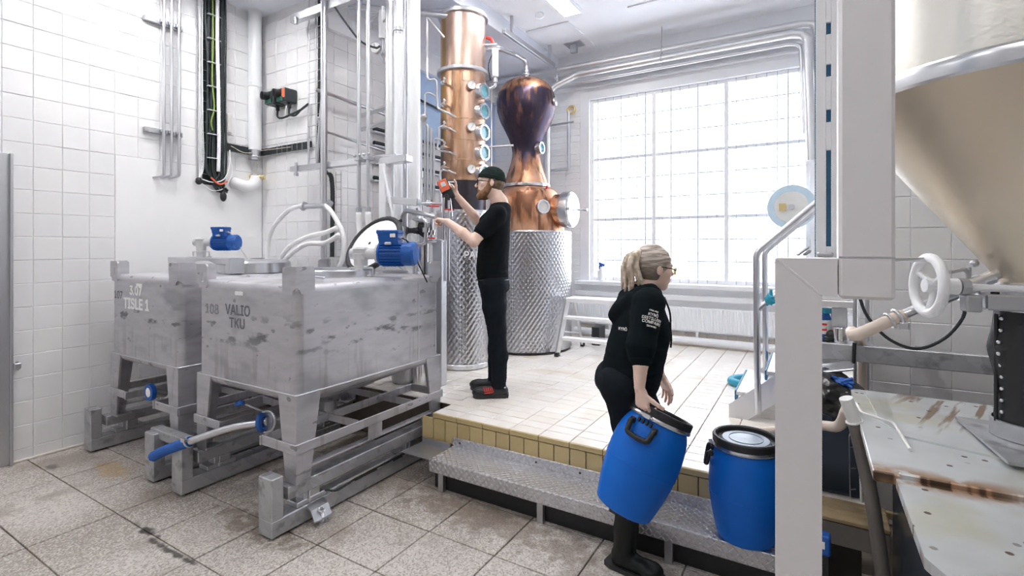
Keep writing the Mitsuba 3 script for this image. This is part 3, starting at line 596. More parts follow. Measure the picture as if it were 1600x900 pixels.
def sight(t, cx, cy, deg, r, z, R=0.062, proud=0.06, glass='m_sight'):
    p, d = around(cx, cy, deg, r, z)
    k = part(t, 'sight_glass', lat([(R * 0.72, -0.03), (R, -0.03), (R, proud - 0.012), (R * 0.96, proud), (R * 0.72, proud), (R * 0.70, proud - 0.02), (R * 0.70, -0.03)], p, d, 28), 'm_chrome')
    part(k, 'glass', lat([(0, 0), (R * 0.71, 0)], p + d * (proud - 0.018), d, 24), glass, 30, 'round glass')
    up = V(0, 0, 1); sd = np.cross(up, d)
    part(k, 'bolt', cat(*[cyl(p + R * 0.86 * (math.cos(b) * up + math.sin(b) * sd) + d * (proud - 0.004), p + R * 0.86 * (math.cos(b) * up + math.sin(b) * sd) + d * (proud + 0.006), 0.007, 6) for b in np.arange(6) * PI / 3]), 'm_steel', False)
def dial(t, cx, cy, deg, r, z, R=0.048, name='gauge'):
    p, d = around(cx, cy, deg, r, z)
    k = part(t, name, lat([(0.012, -0.02), (0.012, 0.02), (R, 0.02), (R, 0.05), (R * 0.93, 0.056), (R * 0.9, 0.05), (0, 0.05)], p, d, 24), 'm_steel')
    part(k, 'dial_face', lat([(0, 0), (R * 0.9, 0)], p + d * 0.0505, d, 24), 'm_white_print', 30, 'white dial')
    up = V(0, 0, 1); sd = np.cross(up, d)
    part(k, 'needle', beam(p + d * 0.052 - up * 0.01, p + d * 0.052 + up * R * 0.6 + sd * R * 0.4, 0.004, 0.002), 'm_black', False, 'dark needle')
mat('m_sight', (0.16, 0.40, 0.47), 0.08, 0.0, specular=0.8)
zc = lambda v: 1.6 + (385 - v) * 0.006484
t = thing('column_still', 'tall copper column still on a dimpled steel jacket, behind the bearded man', 'still')
part(t, 'jacket', dimpled(CX, CY, 0.263, 0.455, 1.94, 0.050, 0.0065), 'm_jacket', True, 'dimpled stainless jacket')
part(t, 'base_ring', lat([(0.25, 0.40), (0.266, 0.41), (0.268, 0.452), (0.262, 0.458)], (CX, CY, 0)), 'm_steel')
part(t, 'jacket_collar', lat([(0.264, 1.925), (0.268, 1.93), (0.268, 1.955), (0.24, 1.962), (0.225, 1.962)], (CX, CY, 0)), 'm_chrome')
part(t, 'lower_shell', lat([(0.228, 1.955), (0.228, 2.245)], (CX, CY, 0), n=64), 'm_copper_shade', True, 'lower shell with shade and dark reflection put into its colour')
prof = []
for z in np.linspace(2.245, 3.90, 60): prof.append((0.227, z))
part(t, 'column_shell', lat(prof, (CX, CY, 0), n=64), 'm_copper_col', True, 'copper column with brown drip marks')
for v in (193, 225, 255, 283):
    part(t, 'seam', lat([(0.227, -0.004), (0.2305, -0.002), (0.2305, 0.002), (0.227, 0.004)], (CX, CY, zc(v)), n=48), 'm_copper_col', True)
part(t, 'flange', lat([(0.227, -0.02), (0.262, -0.016), (0.264, 0.0), (0.262, 0.016), (0.227, 0.02)], (CX, CY, zc(117)), n=48), 'm_steel_dull', 30, 'pale steel flange')
part(t, 'top_rim', lat([(0.227, -0.03), (0.250, -0.026), (0.254, -0.01), (0.250, 0.012), (0.20, 0.02), (0, 0.03)], (CX, CY, 3.91), n=48), 'm_steel_dull', 30)
for v in (150, 180, 212, 243, 273): sight(t, CX, CY, 50, 0.210, zc(v), 0.084, 0.07)
for v in (145, 207, 270): dial(t, CX, CY, 17, 0.222, zc(v), 0.045)
p, d = around(CX, CY, 8, 0.224, zc(130)); part(t, 'name_plate', xf(rbox(0.075, 0.10, 0.012, 0.005), basis(p, np.cross((0, 0, 1), d), (0, 0, 1), d)), 'm_copper_col')
for i in range(2):
    for k_ in range(3):
        p, d = around(CX, CY, 20 + k_ * 10, 0.267, 1.55)
tcv = unit(V(-CX, -CY, 0)); p, d = around(CX, CY, 3, 0.266, 1.49)
part(t, 'lettering', text('PANNU', 0.062, 0.004, p + d * 0.002 - unit(np.cross((0, 0, 1), d)) * 0.01, np.cross((0, 0, 1), d), (0, 0, 1)), 'm_white_print', False, 'white letters')
zp = lambda v: 1.6 + (385 - v) * 0.007707
t = thing('pot_still', 'onion necked copper pot still on a wide dimpled steel jacket, before the window wall', 'still')
part(t, 'jacket', dimpled(PX, PY, 0.545, 0.43, 1.765, 0.050, 0.0065), 'm_jacket', True, 'dimpled stainless jacket')
part(t, 'base_ring', lat([(0.52, 0.40), (0.53, 0.402), (0.535, 0.43), (0.54, 0.432)], (PX, PY, 0), n=64), 'm_black')
part(t, 'jacket_top', lat([(0.545, 1.765), (0.54, 1.778), (0.44, 1.785)], (PX, PY, 0), n=64), 'm_steel', 30)
part(t, 'belly', lat([(0.462, 1.775), (0.458, 1.88), (0.45, 2.0), (0.44, 2.08), (0.425, 2.15), (0.40, 2.21), (0.365, 2.255), (0.32, 2.285), (0.275, 2.30)], (PX, PY, 0), n=64), 'm_copper_belly', True, 'streaked copper belly')
part(t, 'neck_band', lat([(0.27, -0.02), (0.295, -0.018), (0.298, 0), (0.295, 0.018), (0.26, 0.02)], (PX, PY, 2.32), n=48), 'm_chrome', 30, 'bright steel band')
nk = [(0.272, 2.335), (0.245, 2.41), (0.215, 2.50), (0.19, 2.585), (0.17, 2.665), (0.165, 2.72), (0.175, 2.79), (0.20, 2.87), (0.235, 2.95), (0.27, 3.02), (0.315, 3.11), (0.345, 3.21), (0.354, 3.30), (0.346, 3.39), (0.32, 3.46), (0.275, 3.525), (0.21, 3.575), (0.12, 3.607), (0, 3.615)]
nk = [(r[0], r[2]) for r in spline([(r, 0, z) for r, z in nk], 4)]
part(t, 'neck_bulb', lat(nk, (PX, PY, 0), n=72), 'm_copper_pot', True, 'copper bulb tarnished dark around its waist')
sight(t, PX, PY, 24, 0.435, 2.045, 0.082, 0.05, 'm_offwhite')
sight(t, PX, PY, 62, 0.155, 2.765, 0.075, 0.06)
p, d = around(PX, PY, 62, 0.32, 2.02)
mw = part(t, 'manway', cyl(p, p + d * 0.20, 0.185, 32), 'm_copper_belly', 30, 'copper manway neck')
dd = unit(d + V(0, 0, 0.05))
part(mw, 'manway_lid', lat([(0.18, 0), (0.205, 0), (0.208, 0.02), (0.205, 0.10), (0.19, 0.115), (0.17, 0.12), (0.10, 0.135), (0, 0.14)], p + d * 0.18, d, 40), 'm_steel', 30, 'round steel lid')
sd = np.cross((0, 0, 1), d)
part(mw, 'lid_clamp', cat(beam(p + d * 0.31 - sd * 0.20, p + d * 0.33 + sd * 0.12, 0.022, 0.016), cyl(p + d * 0.30 + sd * 0.05, p + d * 0.40 + sd * 0.05, 0.012, 10), cyl(p + d * 0.40 + sd * 0.05, p + d * 0.44 + sd * 0.05, 0.02, 12), sph(p + d * 0.31 - sd * 0.20, 0.02)), 'm_steel_dull')
p, d = around(PX, PY, 68, 0.335, 3.30)
part(t, 'side_flange', lat([(0.03, -0.02), (0.03, 0.02), (0.048, 0.02), (0.048, 0.045), (0, 0.05)], p, d, 24), 'm_steel')
part(t, 'top_nozzle', cat(cyl((PX, PY, 3.60), (PX, PY, 3.66), 0.032), cyl((PX, PY, 3.655), (PX, PY, 3.675), 0.05)), 'm_steel')
p, d = around(PX, PY, 35, 0.40, 2.255)
part(t, 'red_plug', cat(cyl(p, p + d * 0.02 + V(0, 0, 0.03), 0.012, 10)), 'm_red', 30, 'small red plug')
# lyne arm from the column to the pot
t = thing('steam_pipe', 'steel pipe from the column top across to the pot still bulb', 'pipe')
a_, d_ = around(CX, CY, 95, 0.22, 3.62)
part(t, 'pipe', tube([a_, a_ + d_ * 0.12 + V(0, 0, 0.02), (PX + 0.03, PY - 0.35, 3.80), (PX, PY, 3.84), (PX, PY, 3.67)], 0.028, 0.10), 'm_steel')
part(t, 'joint', cat(cyl((PX, PY, 3.69), (PX, PY, 3.72), 0.042, 16)), 'm_steel_dull')
# ---------------------------------------------------------------- pipes and fittings on the walls
def pipe(name, pts, r, label, category='pipe', bend=0.04, m='m_steel', group=None, n=12, extra=None):
    k = one(name, tube(pts, r, bend, n), m, label, category, group, smooth=40)
    return k
# three pipes on the left wall
for i, (y, lab) in enumerate(((2.268, 'leftmost of three slim steel pipes on the left tiled wall'), (2.331, 'middle one of three slim steel pipes on the left tiled wall'), (2.395, 'rightmost of three slim steel pipes on the left tiled wall'))):
    pipe('slim_pipe', [(-4.985, y, 4.05), (-4.985, y, 2.235 + 0.006 * i), (-5.05, y - 0.055, 2.215 + 0.006 * i)], 0.0145, lab, bend=0.03)
for z, lab in ((3.61, 'upper steel bracket holding three slim pipes'), (2.63, 'lower steel bracket holding three slim pipes')):
    t = thing('pipe_bracket', lab, 'bracket')
    part(t, 'plate', bx(-5.05, -5.005, 2.13, 2.44, z - 0.022, z + 0.022, 0.002), 'm_galv', False)
    for y in (2.268, 2.331, 2.395):
        part(t, 'clamp', cat(bx(-5.008, -4.968, y - 0.026, y - 0.0155, z - 0.012, z + 0.02), bx(-5.008, -4.968, y + 0.0155, y + 0.026, z - 0.02, z + 0.012), cyl((-4.975, y - 0.035, z + 0.012), (-4.975, y - 0.012, z + 0.012), 0.006, 8)), 'm_steel_dull', False)
# black cable bundle on its ladder tray
t = thing('cable_tray', 'vertical wire tray stuffed with black cables on the left wall', 'cable tray')
part(t, 'side_rail', cat(*[cyl((-5.03, y, 2.25), (-5.03, y, 4.05), 0.004, 6) for y in (2.575, 2.60, 2.845)], *[cyl((-5.03, 2.57, z), (-5.03, 2.85, z), 0.0035, 6) for z in np.arange(2.3, 4.05, 0.10)]), 'm_steel_dull')
part(t, 'backing', bx(-5.049, -5.04, 2.63, 2.84, 2.2, 4.05, 0.001), 'm_black_cable', False)
rc = np.random.default_rng(8)
cab = []
for i in range(15):
    y = 2.645 + 0.188 * (i + 0.5) / 15; x = -5.012 + rc.uniform(0, 0.035)
    pts = [(x + rc.normal(0, 0.004), y + rc.normal(0, 0.006 if i < 7 else 0.002), z) for z in np.linspace(4.05, 2.32, 9)]
    yb = 2.75 + rc.uniform(-0.07, 0.06)
    pts += [(x + 0.01, yb, 2.20 + rc.uniform(-0.02, 0.02)), (x, yb + 0.04, 2.13 + rc.uniform(0, 0.04))]
    part(t, 'black_cable', tube(spline(pts, 4), 0.0085 if i % 3 else 0.0115, n=7), 'm_black_cable', True)
part(t, 'earth_cable', tube(spline([(-4.965, 2.685, 4.05), (-4.965, 2.69, 3.6), (-4.962, 2.68, 3.2), (-4.962, 2.70, 2.95), (-4.965, 2.672, 2.8), (-4.97, 2.69, 2.72)], 5), 0.0075, n=7), 'm_lime', True, 'green yellow earth cable')
part(t, 'corrugated_conduit', tube(spline([(-4.96, 2.73, 4.05), (-4.955, 2.725, 3.6), (-4.955, 2.735, 3.1), (-4.958, 2.742, 2.6), (-4.965, 2.74, 2.33)], 5), 0.017, n=10), 'm_white', True, 'thick white conduit')
for i in range(5):
    y = 2.585 + 0.010 * i
    part(t, 'grey_wire', tube(spline([(-5.02, y, 4.05), (-5.02, y + rc.normal(0, 0.004), 3.4), (-5.02, y, 2.8), (-5.01, y, 2.35), (-4.99, 2.58 - 0.01 * i, 2.22)], 5), 0.004, n=6), 'm_white', True)
part(t, 'tie', cat(*[bx(-4.985, -4.95, 2.64, 2.76, z, z + 0.006, 0.001) for z in np.arange(2.45, 4.0, 0.23)]), 'm_white', False)
part(t, 'loop_wire', tube(spline([(-4.99, 2.60, 2.24), (-4.97, 2.70, 2.22), (-4.96, 2.80, 2.27), (-4.96, 2.85, 2.42), (-4.98, 2.86, 2.56)], 6), 0.006, n=6), 'm_white', True, 'white looped wire')
part(t, 'loop_wire', tube(spline([(-4.99, 2.60, 2.20), (-4.97, 2.68, 2.14), (-4.96, 2.80, 2.18), (-4.95, 2.87, 2.35), (-4.97, 2.84, 2.50)], 6), 0.004, n=6), 'm_white', True)
part(t, 'red_wire', tube(spline([(-4.95, 2.66, 2.26), (-4.945, 2.74, 2.205), (-4.95, 2.82, 2.24)], 6), 0.008, n=6), 'm_orange', True, 'red wire ends')
part(t, 'connector', cat(ell((-4.99, 2.57, 2.22), 0.03, 0.03, 0.035, 2), ell((-4.96, 2.785, 2.09), 0.025, 0.03, 0.05, 2), cyl((-4.96, 2.79, 2.2), (-4.96, 2.785, 2.1), 0.008, 8)), 'm_black', True, 'hanging black plug')
one('terminal_box', cat(bx(-5.05, -5.01, 2.85, 2.90, 2.74, 2.93, 0.003), bx(-5.012, -5.0, 2.855, 2.872, 2.76, 2.91, 0.001)), 'm_offwhite', 'small pale terminal box right of the cable bundle', 'box', smooth=False)
# horizontal cable tray behind the downpipe
t = thing('cable_tray', 'dark horizontal cable tray passing behind the white downpipe', 'cable tray')
part(t, 'basket', cat(*[beam((-5.02, 2.86, z), (-5.02, 3.22, z), 0.005, 0.005) for z in (2.55, 2.64)], *[beam((-5.03, 3.21, z), (-4.2, 3.21, z), 0.005, 0.005) for z in (2.555, 2.655)], *[beam((x, 3.215, 2.555), (x, 3.215, 2.655), 0.004, 0.004, up=(0, 1, 0)) for x in np.arange(-4.98, -4.2, 0.08)]), 'm_steel_dull', False)
for i in range(5):
    part(t, 'black_cable', tube(spline([(-4.99, 2.84, 2.56 + 0.015 * i), (-5.0, 3.05, 2.56 + 0.014 * i), (-4.96, 3.20, 2.565 + 0.013 * i), (-4.6, 3.225, 2.575 + 0.013 * i), (-4.22, 3.225, 2.57 + 0.014 * i)], 6), 0.010, n=7), 'm_black_cable', True)
part(t, 'red_wire', tube(spline([(-4.96, 2.86, 2.60), (-4.94, 3.0, 2.55), (-4.90, 3.17, 2.60), (-4.5, 3.20, 2.60)], 6), 0.004, n=6), 'm_hose_beige', True, 'pinkish wire')
# white downpipe with glass trap
t = thing('downpipe', 'fat white downpipe in the wall corner with a glass trap at its foot', 'pipe')
part(t, 'pipe', cyl((-4.975, 3.12, 2.60), (-4.975, 3.12, 4.05), 0.062, 28), 'm_white', 40)
part(t, 'socket', lat([(0.063, 0), (0.068, 0.004), (0.068, 0.05), (0.063, 0.055)], (-4.975, 3.12, 3.25)), 'm_white', 40)
part(t, 'coupling', cat(cyl((-4.975, 3.12, 2.50), (-4.975, 3.12, 2.62), 0.056, 24), torus(0.056, 0.008, (-4.975, 3.12, 2.53))), 'm_steel_dull', 30, 'grey rubber coupling')
part(t, 'glass_trap', lat([(0.04, 2.34), (0.04, 2.50)], (-4.975, 3.12, 0), n=24), 'm_glass', True, 'clear glass tube')
part(t, 'trap_rib', cat(*[cyl((-4.975 + 0.042 * math.cos(a), 3.12 + 0.042 * math.sin(a), 2.33), (-4.975 + 0.042 * math.cos(a), 3.12 + 0.042 * math.sin(a), 2.51), 0.004, 6) for a in (0.3, 2.0, 3.5, 5.2)]), 'm_steel_dull')
part(t, 'clamp', xf(rbox(0.15, 0.09, 0.035, 0.012), basis((-4.96, 3.14, 2.32), (0.7, 0.7, 0), (-0.7, 0.7, -0.0), (0, 0, 1))), 'm_brass', 30, 'tan clamp')
part(t, 'elbow_hose', tube(spline([(-4.965, 3.13, 2.32), (-4.96, 3.10, 2.25), (-4.96, 3.03, 2.215), (-4.98, 2.96, 2.23), (-5.04, 2.93, 2.25)], 6), 0.055, n=16), 'm_hose_white', True, 'white elbow hose')
# switch boxes
for x, lab, st in ((-4.725, 'left one of two dark rotary switch boxes on the tiled wall', False), (-4.535, 'rotary switch box with an orange sticker, right of its twin', True)):
    t = thing('switch_box', lab, 'switch', 'rotary switch boxes')
    part(t, 'housing', bx(x - 0.06, x + 0.075, 3.11, 3.25, 3.04, 3.175, 0.01), 'm_black_cable', False)
    part(t, 'front_plate', bx(x - 0.055, x + 0.04, 3.103, 3.112, 3.045, 3.09, 0.002), 'm_green', False, 'green lower plate')
    part(t, 'knob', cat(cyl((x - 0.025, 3.11, 3.125), (x - 0.03, 3.055, 3.12), 0.04, 20), beam((x - 0.03, 3.05, 3.085), (x - 0.03, 3.05, 3.155), 0.012, 0.02)), 'm_black')
    if st: part(t, 'sticker', bx(x + 0.025, x + 0.07, 3.106, 3.111, 3.075, 3.165, 0.0), 'm_orange', False, 'orange sticker')
    part(t, 'gland', cyl((x + 0.03, 3.19, 3.05), (x + 0.03, 3.19, 2.99), 0.018, 12), 'm_black')
    part(t, 'cable', tube(spline([(x + 0.03, 3.19, 3.0), (x + 0.03, 3.19, 2.93), (x + 0.12, 3.19, 2.905), (-4.32, 3.19, 2.95), (-4.215, 3.19, 2.99)], 6), 0.010, n=8), 'm_black_cable', True)
# vertical wire ladder with black cables at the corner
t = thing('cable_ladder', 'slim vertical wire ladder with dark cables at the wall corner', 'cable tray')
part(t, 'rails', cat(*[cyl((x, 3.19, 2.42), (x, 3.19, 4.05), 0.005, 6) for x in (-4.20, -4.10, -3.99)], *[cyl((-4.21, 3.185, z), (-3.985, 3.185, z), 0.0035, 6) for z in np.arange(2.45, 4.05, 0.105)]), 'm_steel_dull')
for i in range(4):
    x = -4.075 + 0.02 * i
    part(t, 'black_cable', tube(spline([(x, 3.2, 4.05), (x + 0.004, 3.2, 3.5), (x - 0.004, 3.2, 2.9), (x, 3.19, 2.5), (x + 0.05, 3.17, 2.40), (x + 0.10, 3.17, 2.3), (-3.90 + 0.012 * i, 3.2, 2.2), (-3.90 + 0.012 * i, 3.2, 1.5)], 6), 0.009, n=7), 'm_black_cable', True)
part(t, 'mesh_rail', cat(*[cyl((x, 3.2, 1.5), (x, 3.2, 2.3), 0.004, 6) for x in (-3.83, -3.76)], *[cyl((-3.84, 3.2, z), (-3.75, 3.2, z), 0.003, 6) for z in np.arange(1.5, 2.3, 0.07)]), 'm_steel_dull')
part(t, 'conduit', cyl((-4.25, 3.22, 2.4), (-4.25, 3.22, 3.03), 0.009, 8), 'm_steel')
# the stainless pipe frame beside the column
t = thing('pipe_stand', 'stainless square tube frame standing between the tanks and the column still', 'frame')
part(t, 'upper_arm', beam((-4.33, 3.10, 3.80), (-2.75, 3.10, 3.80), 0.06, 0.08), 'm_steel_dull', False)
part(t, 'lower_arm', beam((-4.33, 3.10, 2.345), (-2.95, 3.10, 2.345), 0.06, 0.055), 'm_steel', False)
part(t, 'post_cap', bx(-3.14, -2.83, 3.06, 3.15, 2.29, 2.35, 0.006), 'm_steel', False)
part(t, 'post', bx(-3.135, -3.055, 3.06, 3.14, 1.40, 2.30, 0.006), 'm_white', False)
part(t, 'side_arm', beam((-3.06, 3.1, 1.99), (-2.72, 3.1, 1.955), 0.05, 0.06), 'm_steel', False)
part(t, 'diagonal_rod', cyl((-3.07, 3.05, 2.26), (-2.90, 3.05, 1.62), 0.011, 10), 'm_white')
part(t, 'arm_bolt', cat(cyl((-4.22, 3.06, 2.29), (-4.22, 3.06, 2.40), 0.012, 8), cyl((-4.22, 3.06, 2.27), (-4.22, 3.06, 2.30), 0.022, 8)), 'm_steel_dull')
part(t, 'arm_bolt', cyl((-4.22, 3.06, 3.72), (-4.22, 3.06, 3.78), 0.018, 8), 'm_steel_dull')
part(t, 'clamp_bar', cat(cyl((-4.03, 3.0, 1.965), (-3.69, 3.0, 1.965), 0.022, 12), cyl((-4.05, 3.0, 1.95), (-4.0, 3.0, 1.99), 0.03, 8), cyl((-3.72, 3.0, 1.93), (-3.66, 3.0, 1.995), 0.03, 8)), 'm_steel_dull', 30)
one('riser_pipe', cat(cyl((-3.815, 3.05, 1.38), (-3.815, 3.05, 4.05), 0.028, 16)), 'm_steel', 'tall steel riser pipe standing at the wall corner, next to the cables', 'pipe', smooth=40)
for i, (x, lab) in enumerate(((-3.325, 'left one of two slender steel pipes clamped to the frame arm'), (-3.215, 'right one of two slender steel pipes clamped to the frame arm'))):
    t = thing('feed_pipe', lab, 'pipe', 'slender pipes on the frame arm')
    part(t, 'tube', cyl((x, 3.02, 1.90), (x, 3.02, 4.05), 0.0165, 12), 'm_steel', 40)
    part(t, 'nut', cyl((x, 3.02, 1.88), (x, 3.02, 1.93), 0.026, 10), 'm_steel_dull')
    part(t, 'clamp', cat(bx(x - 0.03, x + 0.03, 2.99, 3.07, 2.33, 2.36), sph((x - 0.03, 3.0, 2.375), 0.014, 1), sph((x + 0.03, 3.0, 2.375), 0.014, 1)), 'm_steel_dull')
    part(t, 'hose_end', tube(spline([(x, 3.02, 1.89), (x + 0.01, 3.02, 1.75), (x + 0.04 + 0.02 * i, 3.0, 1.62), (x + 0.05 + 0.05 * i, 3.0, 1.46)], 6), 0.026, n=12), 'm_hose_white', True, 'white hose tail')
pipe('loop_pipe', [(-4.0, 3.12, 2.35), (-3.92, 3.12, 3.06), (-3.87, 3.12, 3.06), (-3.87, 3.12, 2.4)], 0.013, 'narrow upside down U pipe beside the tall riser', bend=0.03)
for i, (a, b, lab) in enumerate((((-4.0, 3.22, 3.072), (-4.0, 4.25, 3.03), 'upper steel pipe running back along the inner wall'), ((-4.0, 3.16, 2.705), (-4.0, 4.35, 2.61), 'lower thin steel pipe running back along the inner wall'))):
    pipe('rear_pipe', [(-4.0 + (0.05 if i else 0.0), 3.10, a[2] + 0.10 if i else a[2]), a, b], 0.018 if i == 0 else 0.013, lab, bend=0.05)
for z, lab in ((2.87, 'upper short steel stub behind the slender pipes'), (2.735, 'lower short steel stub behind the slender pipes')):
    pipe('stub_pipe', [(-3.80, 3.48, z + 0.01), (-3.26, 3.335, z)], 0.02, lab)
hoses = [([(-4.02, 2.98, 1.975), (-4.22, 2.97, 1.93), (-4.46, 2.96, 1.74), (-4.52, 2.96, 1.45), (-4.42, 2.94, 1.20)], 'wide white hose loop hanging left of the clamp bar'),
         ([(-3.70, 2.98, 1.965), (-3.58, 2.97, 1.87), (-3.45, 2.96, 1.70), (-3.44, 2.95, 1.52), (-3.50, 2.95, 1.40)], 'white hose falling right of the clamp bar'),
         ([(-4.28, 2.90, 1.42), (-4.12, 2.90, 1.58), (-3.86, 2.90, 1.68), (-3.60, 2.90, 1.72), (-3.48, 2.92, 1.76)], 'upper white hose arching low behind the near tank'),
         ([(-4.20, 2.86, 1.40), (-4.02, 2.86, 1.53), (-3.80, 2.86, 1.62), (-3.56, 2.86, 1.63), (-3.40, 2.88, 1.70)], 'lower white hose arching low behind the near tank')]
for pts, lab in hoses:
    one('white_hose', tube(spline(pts, 8), 0.021, n=12), 'm_hose_white', lab, 'hose', 'milky hoses behind the near tank', smooth=True)
for i, (x, r, m, lab) in enumerate(((-3.235, 0.045, 'm_alu', 'leftmost fat grey riser duct left of the column'), (-3.135, 0.038, 'm_white', 'second white riser duct from the left, left of the column'), (-3.055, 0.022, 'm_steel', 'thin riser between two white ducts left of the column'), (-2.955, 0.055, 'm_white', 'fattest white riser duct nearest the column'))):
    pipe('riser_duct', [(x, 3.30, 1.55), (x, 3.30, 4.05)], r, lab, m=m, n=24)
one('duct_band', cat(torus(0.041, 0.006, (-3.135, 3.30, 3.50)), cyl((-3.135, 3.3, 3.47), (-3.135, 3.3, 3.53), 0.0395, 20)), 'm_steel_dull', 'grey band around a white riser duct', 'band')
# pressure gauge with its cylinder
t = thing('pressure_gauge', 'pressure gauge hanging with a white filter cylinder by the riser ducts', 'gauge')
part(t, 'dial_case', lat([(0, 0), (0.055, 0), (0.055, 0.03), (0.048, 0.034)], (-3.50, 3.40, 3.455), (0.3, -1, 0), 28), 'm_chrome')
part(t, 'dial_face', lat([(0, 0.032), (0.05, 0.032)], (-3.50, 3.40, 3.455), (0.3, -1, 0), 24), 'm_white_print', 30, 'white dial')
part(t, 'needle', beam((-3.49, 3.364, 3.452), (-3.503, 3.364, 3.49), 0.005, 0.003), 'm_black', False)
part(t, 'holder', cyl((-3.43, 3.40, 3.68), (-3.235, 3.31, 3.68), 0.010, 8), 'm_steel_dull')
part(t, 'filter_cylinder', cyl((-3.43, 3.40, 3.53), (-3.43, 3.40, 3.79), 0.036, 20), 'm_white', 40, 'white cylinder')
part(t, 'fitting', cyl((-3.43, 3.40, 3.79), (-3.43, 3.40, 3.83), 0.022), 'm_steel_dull')
for pts, r in (([(-3.65, 3.40, 3.74), (-3.5, 3.40, 3.76), (-3.43, 3.40, 3.80)], 0.010), ([(-3.43, 3.40, 3.54), (-3.43, 3.40, 3.42), (-3.46, 3.40, 3.38), (-3.40, 3.40, 3.30)], 0.012), ([(-3.48, 3.40, 3.42), (-3.45, 3.40, 3.36), (-3.38, 3.40, 3.28)], 0.009)):
    part(t, 'fitting', tube(pts, r, 0.02, 8), 'm_steel_dull', 40)
pipe('overhead_cable', spline([(-3.70, 3.08, 3.76), (-3.58, 3.1, 3.60), (-3.45, 3.15, 3.43), (-3.32, 3.2, 3.36), (-3.26, 3.2, 3.36)]), 0.009, 'black cable drooping from the frame arm', 'cable', bend=0, m='m_black_cable')
# dark cable trays on the inner wall
for i, z in enumerate((2.845, 2.695, 2.505, 2.315)):
    t = thing('dark_tray', ['topmost', 'second', 'third', 'lowest'][i] + ' of four dark cable trays on the wall behind the column pipes', 'cable tray', 'dark trays behind the column pipes')
    part(t, 'rail', bx(-4.12, -4.05, 3.9, 5.9, z - 0.012, z + 0.012), 'm_steel_dull', False)
    part(t, 'black_cable', tube([(-4.06, 3.9, z + 0.028), (-4.06, 5.9, z + 0.028)], 0.022, n=8), 'm_black_cable', True)
for z in (3.35,):
    pipe('rear_cable', [(-4.09, 4.2, z + 0.07), (-4.09, 5.3, z - 0.02)], 0.013, 'dark cable slanting along the wall behind the column', 'cable', m='m_black_cable')
# thin condenser pipes left of the column
zig = [([(-3.02, 3.80, 3.60), (-3.115, 3.667, 3.76), (-3.125, 3.667, 3.75), (-3.118, 3.671, 3.165), (-3.046, 3.714, 3.19), (-3.036, 3.721, 2.905), (-2.955, 3.79, 2.86), (-2.93, 3.86, 2.84)], 0.011, 'steel zigzag tube stepping down from the column top'),
       ([(-3.139, 3.659, 1.98), (-3.139, 3.659, 3.07), (-3.046, 3.714, 3.02)], 0.009, 'thin tube rising left of the zigzag tube'),
       ([(-2.93, 3.86, 2.70), (-2.94, 3.79, 2.715), (-3.026, 3.727, 2.74), (-3.040, 3.718, 2.51), (-2.94, 3.79, 2.49), (-2.93, 3.86, 2.48)], 0.010, 'bracket shaped tube at mid height of the column'),
       ([(-2.93, 3.86, 2.30), (-2.945, 3.78, 2.315), (-3.015, 3.735, 2.33), (-3.02, 3.735, 1.97)], 0.010, 'hook shaped tube low on the column, beside the red meter'),
       ([(-3.118, 3.671, 1.98), (-3.118, 3.671, 2.75), (-3.20, 3.62, 2.78), (-3.205, 3.62, 1.98)], 0.012, 'narrow hairpin tube behind the big elbow pipe'),
       ([(-3.066, 3.702, 1.90), (-3.066, 3.702, 2.63), (-2.99, 3.75, 2.60)], 0.011, 'tube beside the big elbow pipe on the right'),
       ([(-3.092, 3.69, 1.88), (-3.092, 3.69, 2.72)], 0.014, 'straight steel tube right behind the big elbow pipe'),
       ([(-2.98, 3.70, 1.92), (-2.98, 3.70, 2.20), (-2.93, 3.86, 2.22)], 0.010, 'lowest short hook tube on the column')]
for pts, r, lab in zig: pipe('condenser_tube', pts, r, lab, bend=0.03, m='m_chrome', group='thin tubes left of the column', n=10)
t = thing('elbow_pipe', 'thick steel elbow pipe with a coupling, tallest fitting left of the column', 'pipe')
part(t, 'pipe', tube([(-3.30, 3.56, 2.79), (-3.155, 3.649, 2.79), (-3.10, 3.62, 2.84), (-3.155, 3.60, 2.79), (-3.155, 3.60, 1.80)], 0.028, 0.05, 16), 'm_steel', 40)
part(t, 'coupling', cat(cyl((-3.155, 3.60, 2.24), (-3.155, 3.60, 2.30), 0.042, 16), cyl((-3.155, 3.60, 2.10), (-3.155, 3.60, 2.23), 0.033, 16)), 'm_chrome')
for v in (143, 175, 208, 238, 268):
    z = zc(v); p, d = around(CX, CY, -38, 0.227, z)
    k = thing('sample_valve', {143: 'topmost', 175: 'second', 208: 'middle', 238: 'fourth', 268: 'lowest'}[v] + ' of five small steel valves on the left side of the column', 'valve', 'small valves on the column')
    part(k, 'body', cat(cyl(p - d * 0.0, p + d * 0.11, 0.012, 10), cyl(p + d * 0.05, p + d * 0.09, 0.022, 12)), 'm_chrome')
    part(k, 'handle', cat(cyl(p + d * 0.07, p + d * 0.07 + V(0, 0, 0.045), 0.007, 8), sph(p + d * 0.07 + V(0, 0, 0.05), 0.013, 1), sph(p + d * 0.085 + V(0.02, 0, 0.035), 0.012, 1)), 'm_chrome')
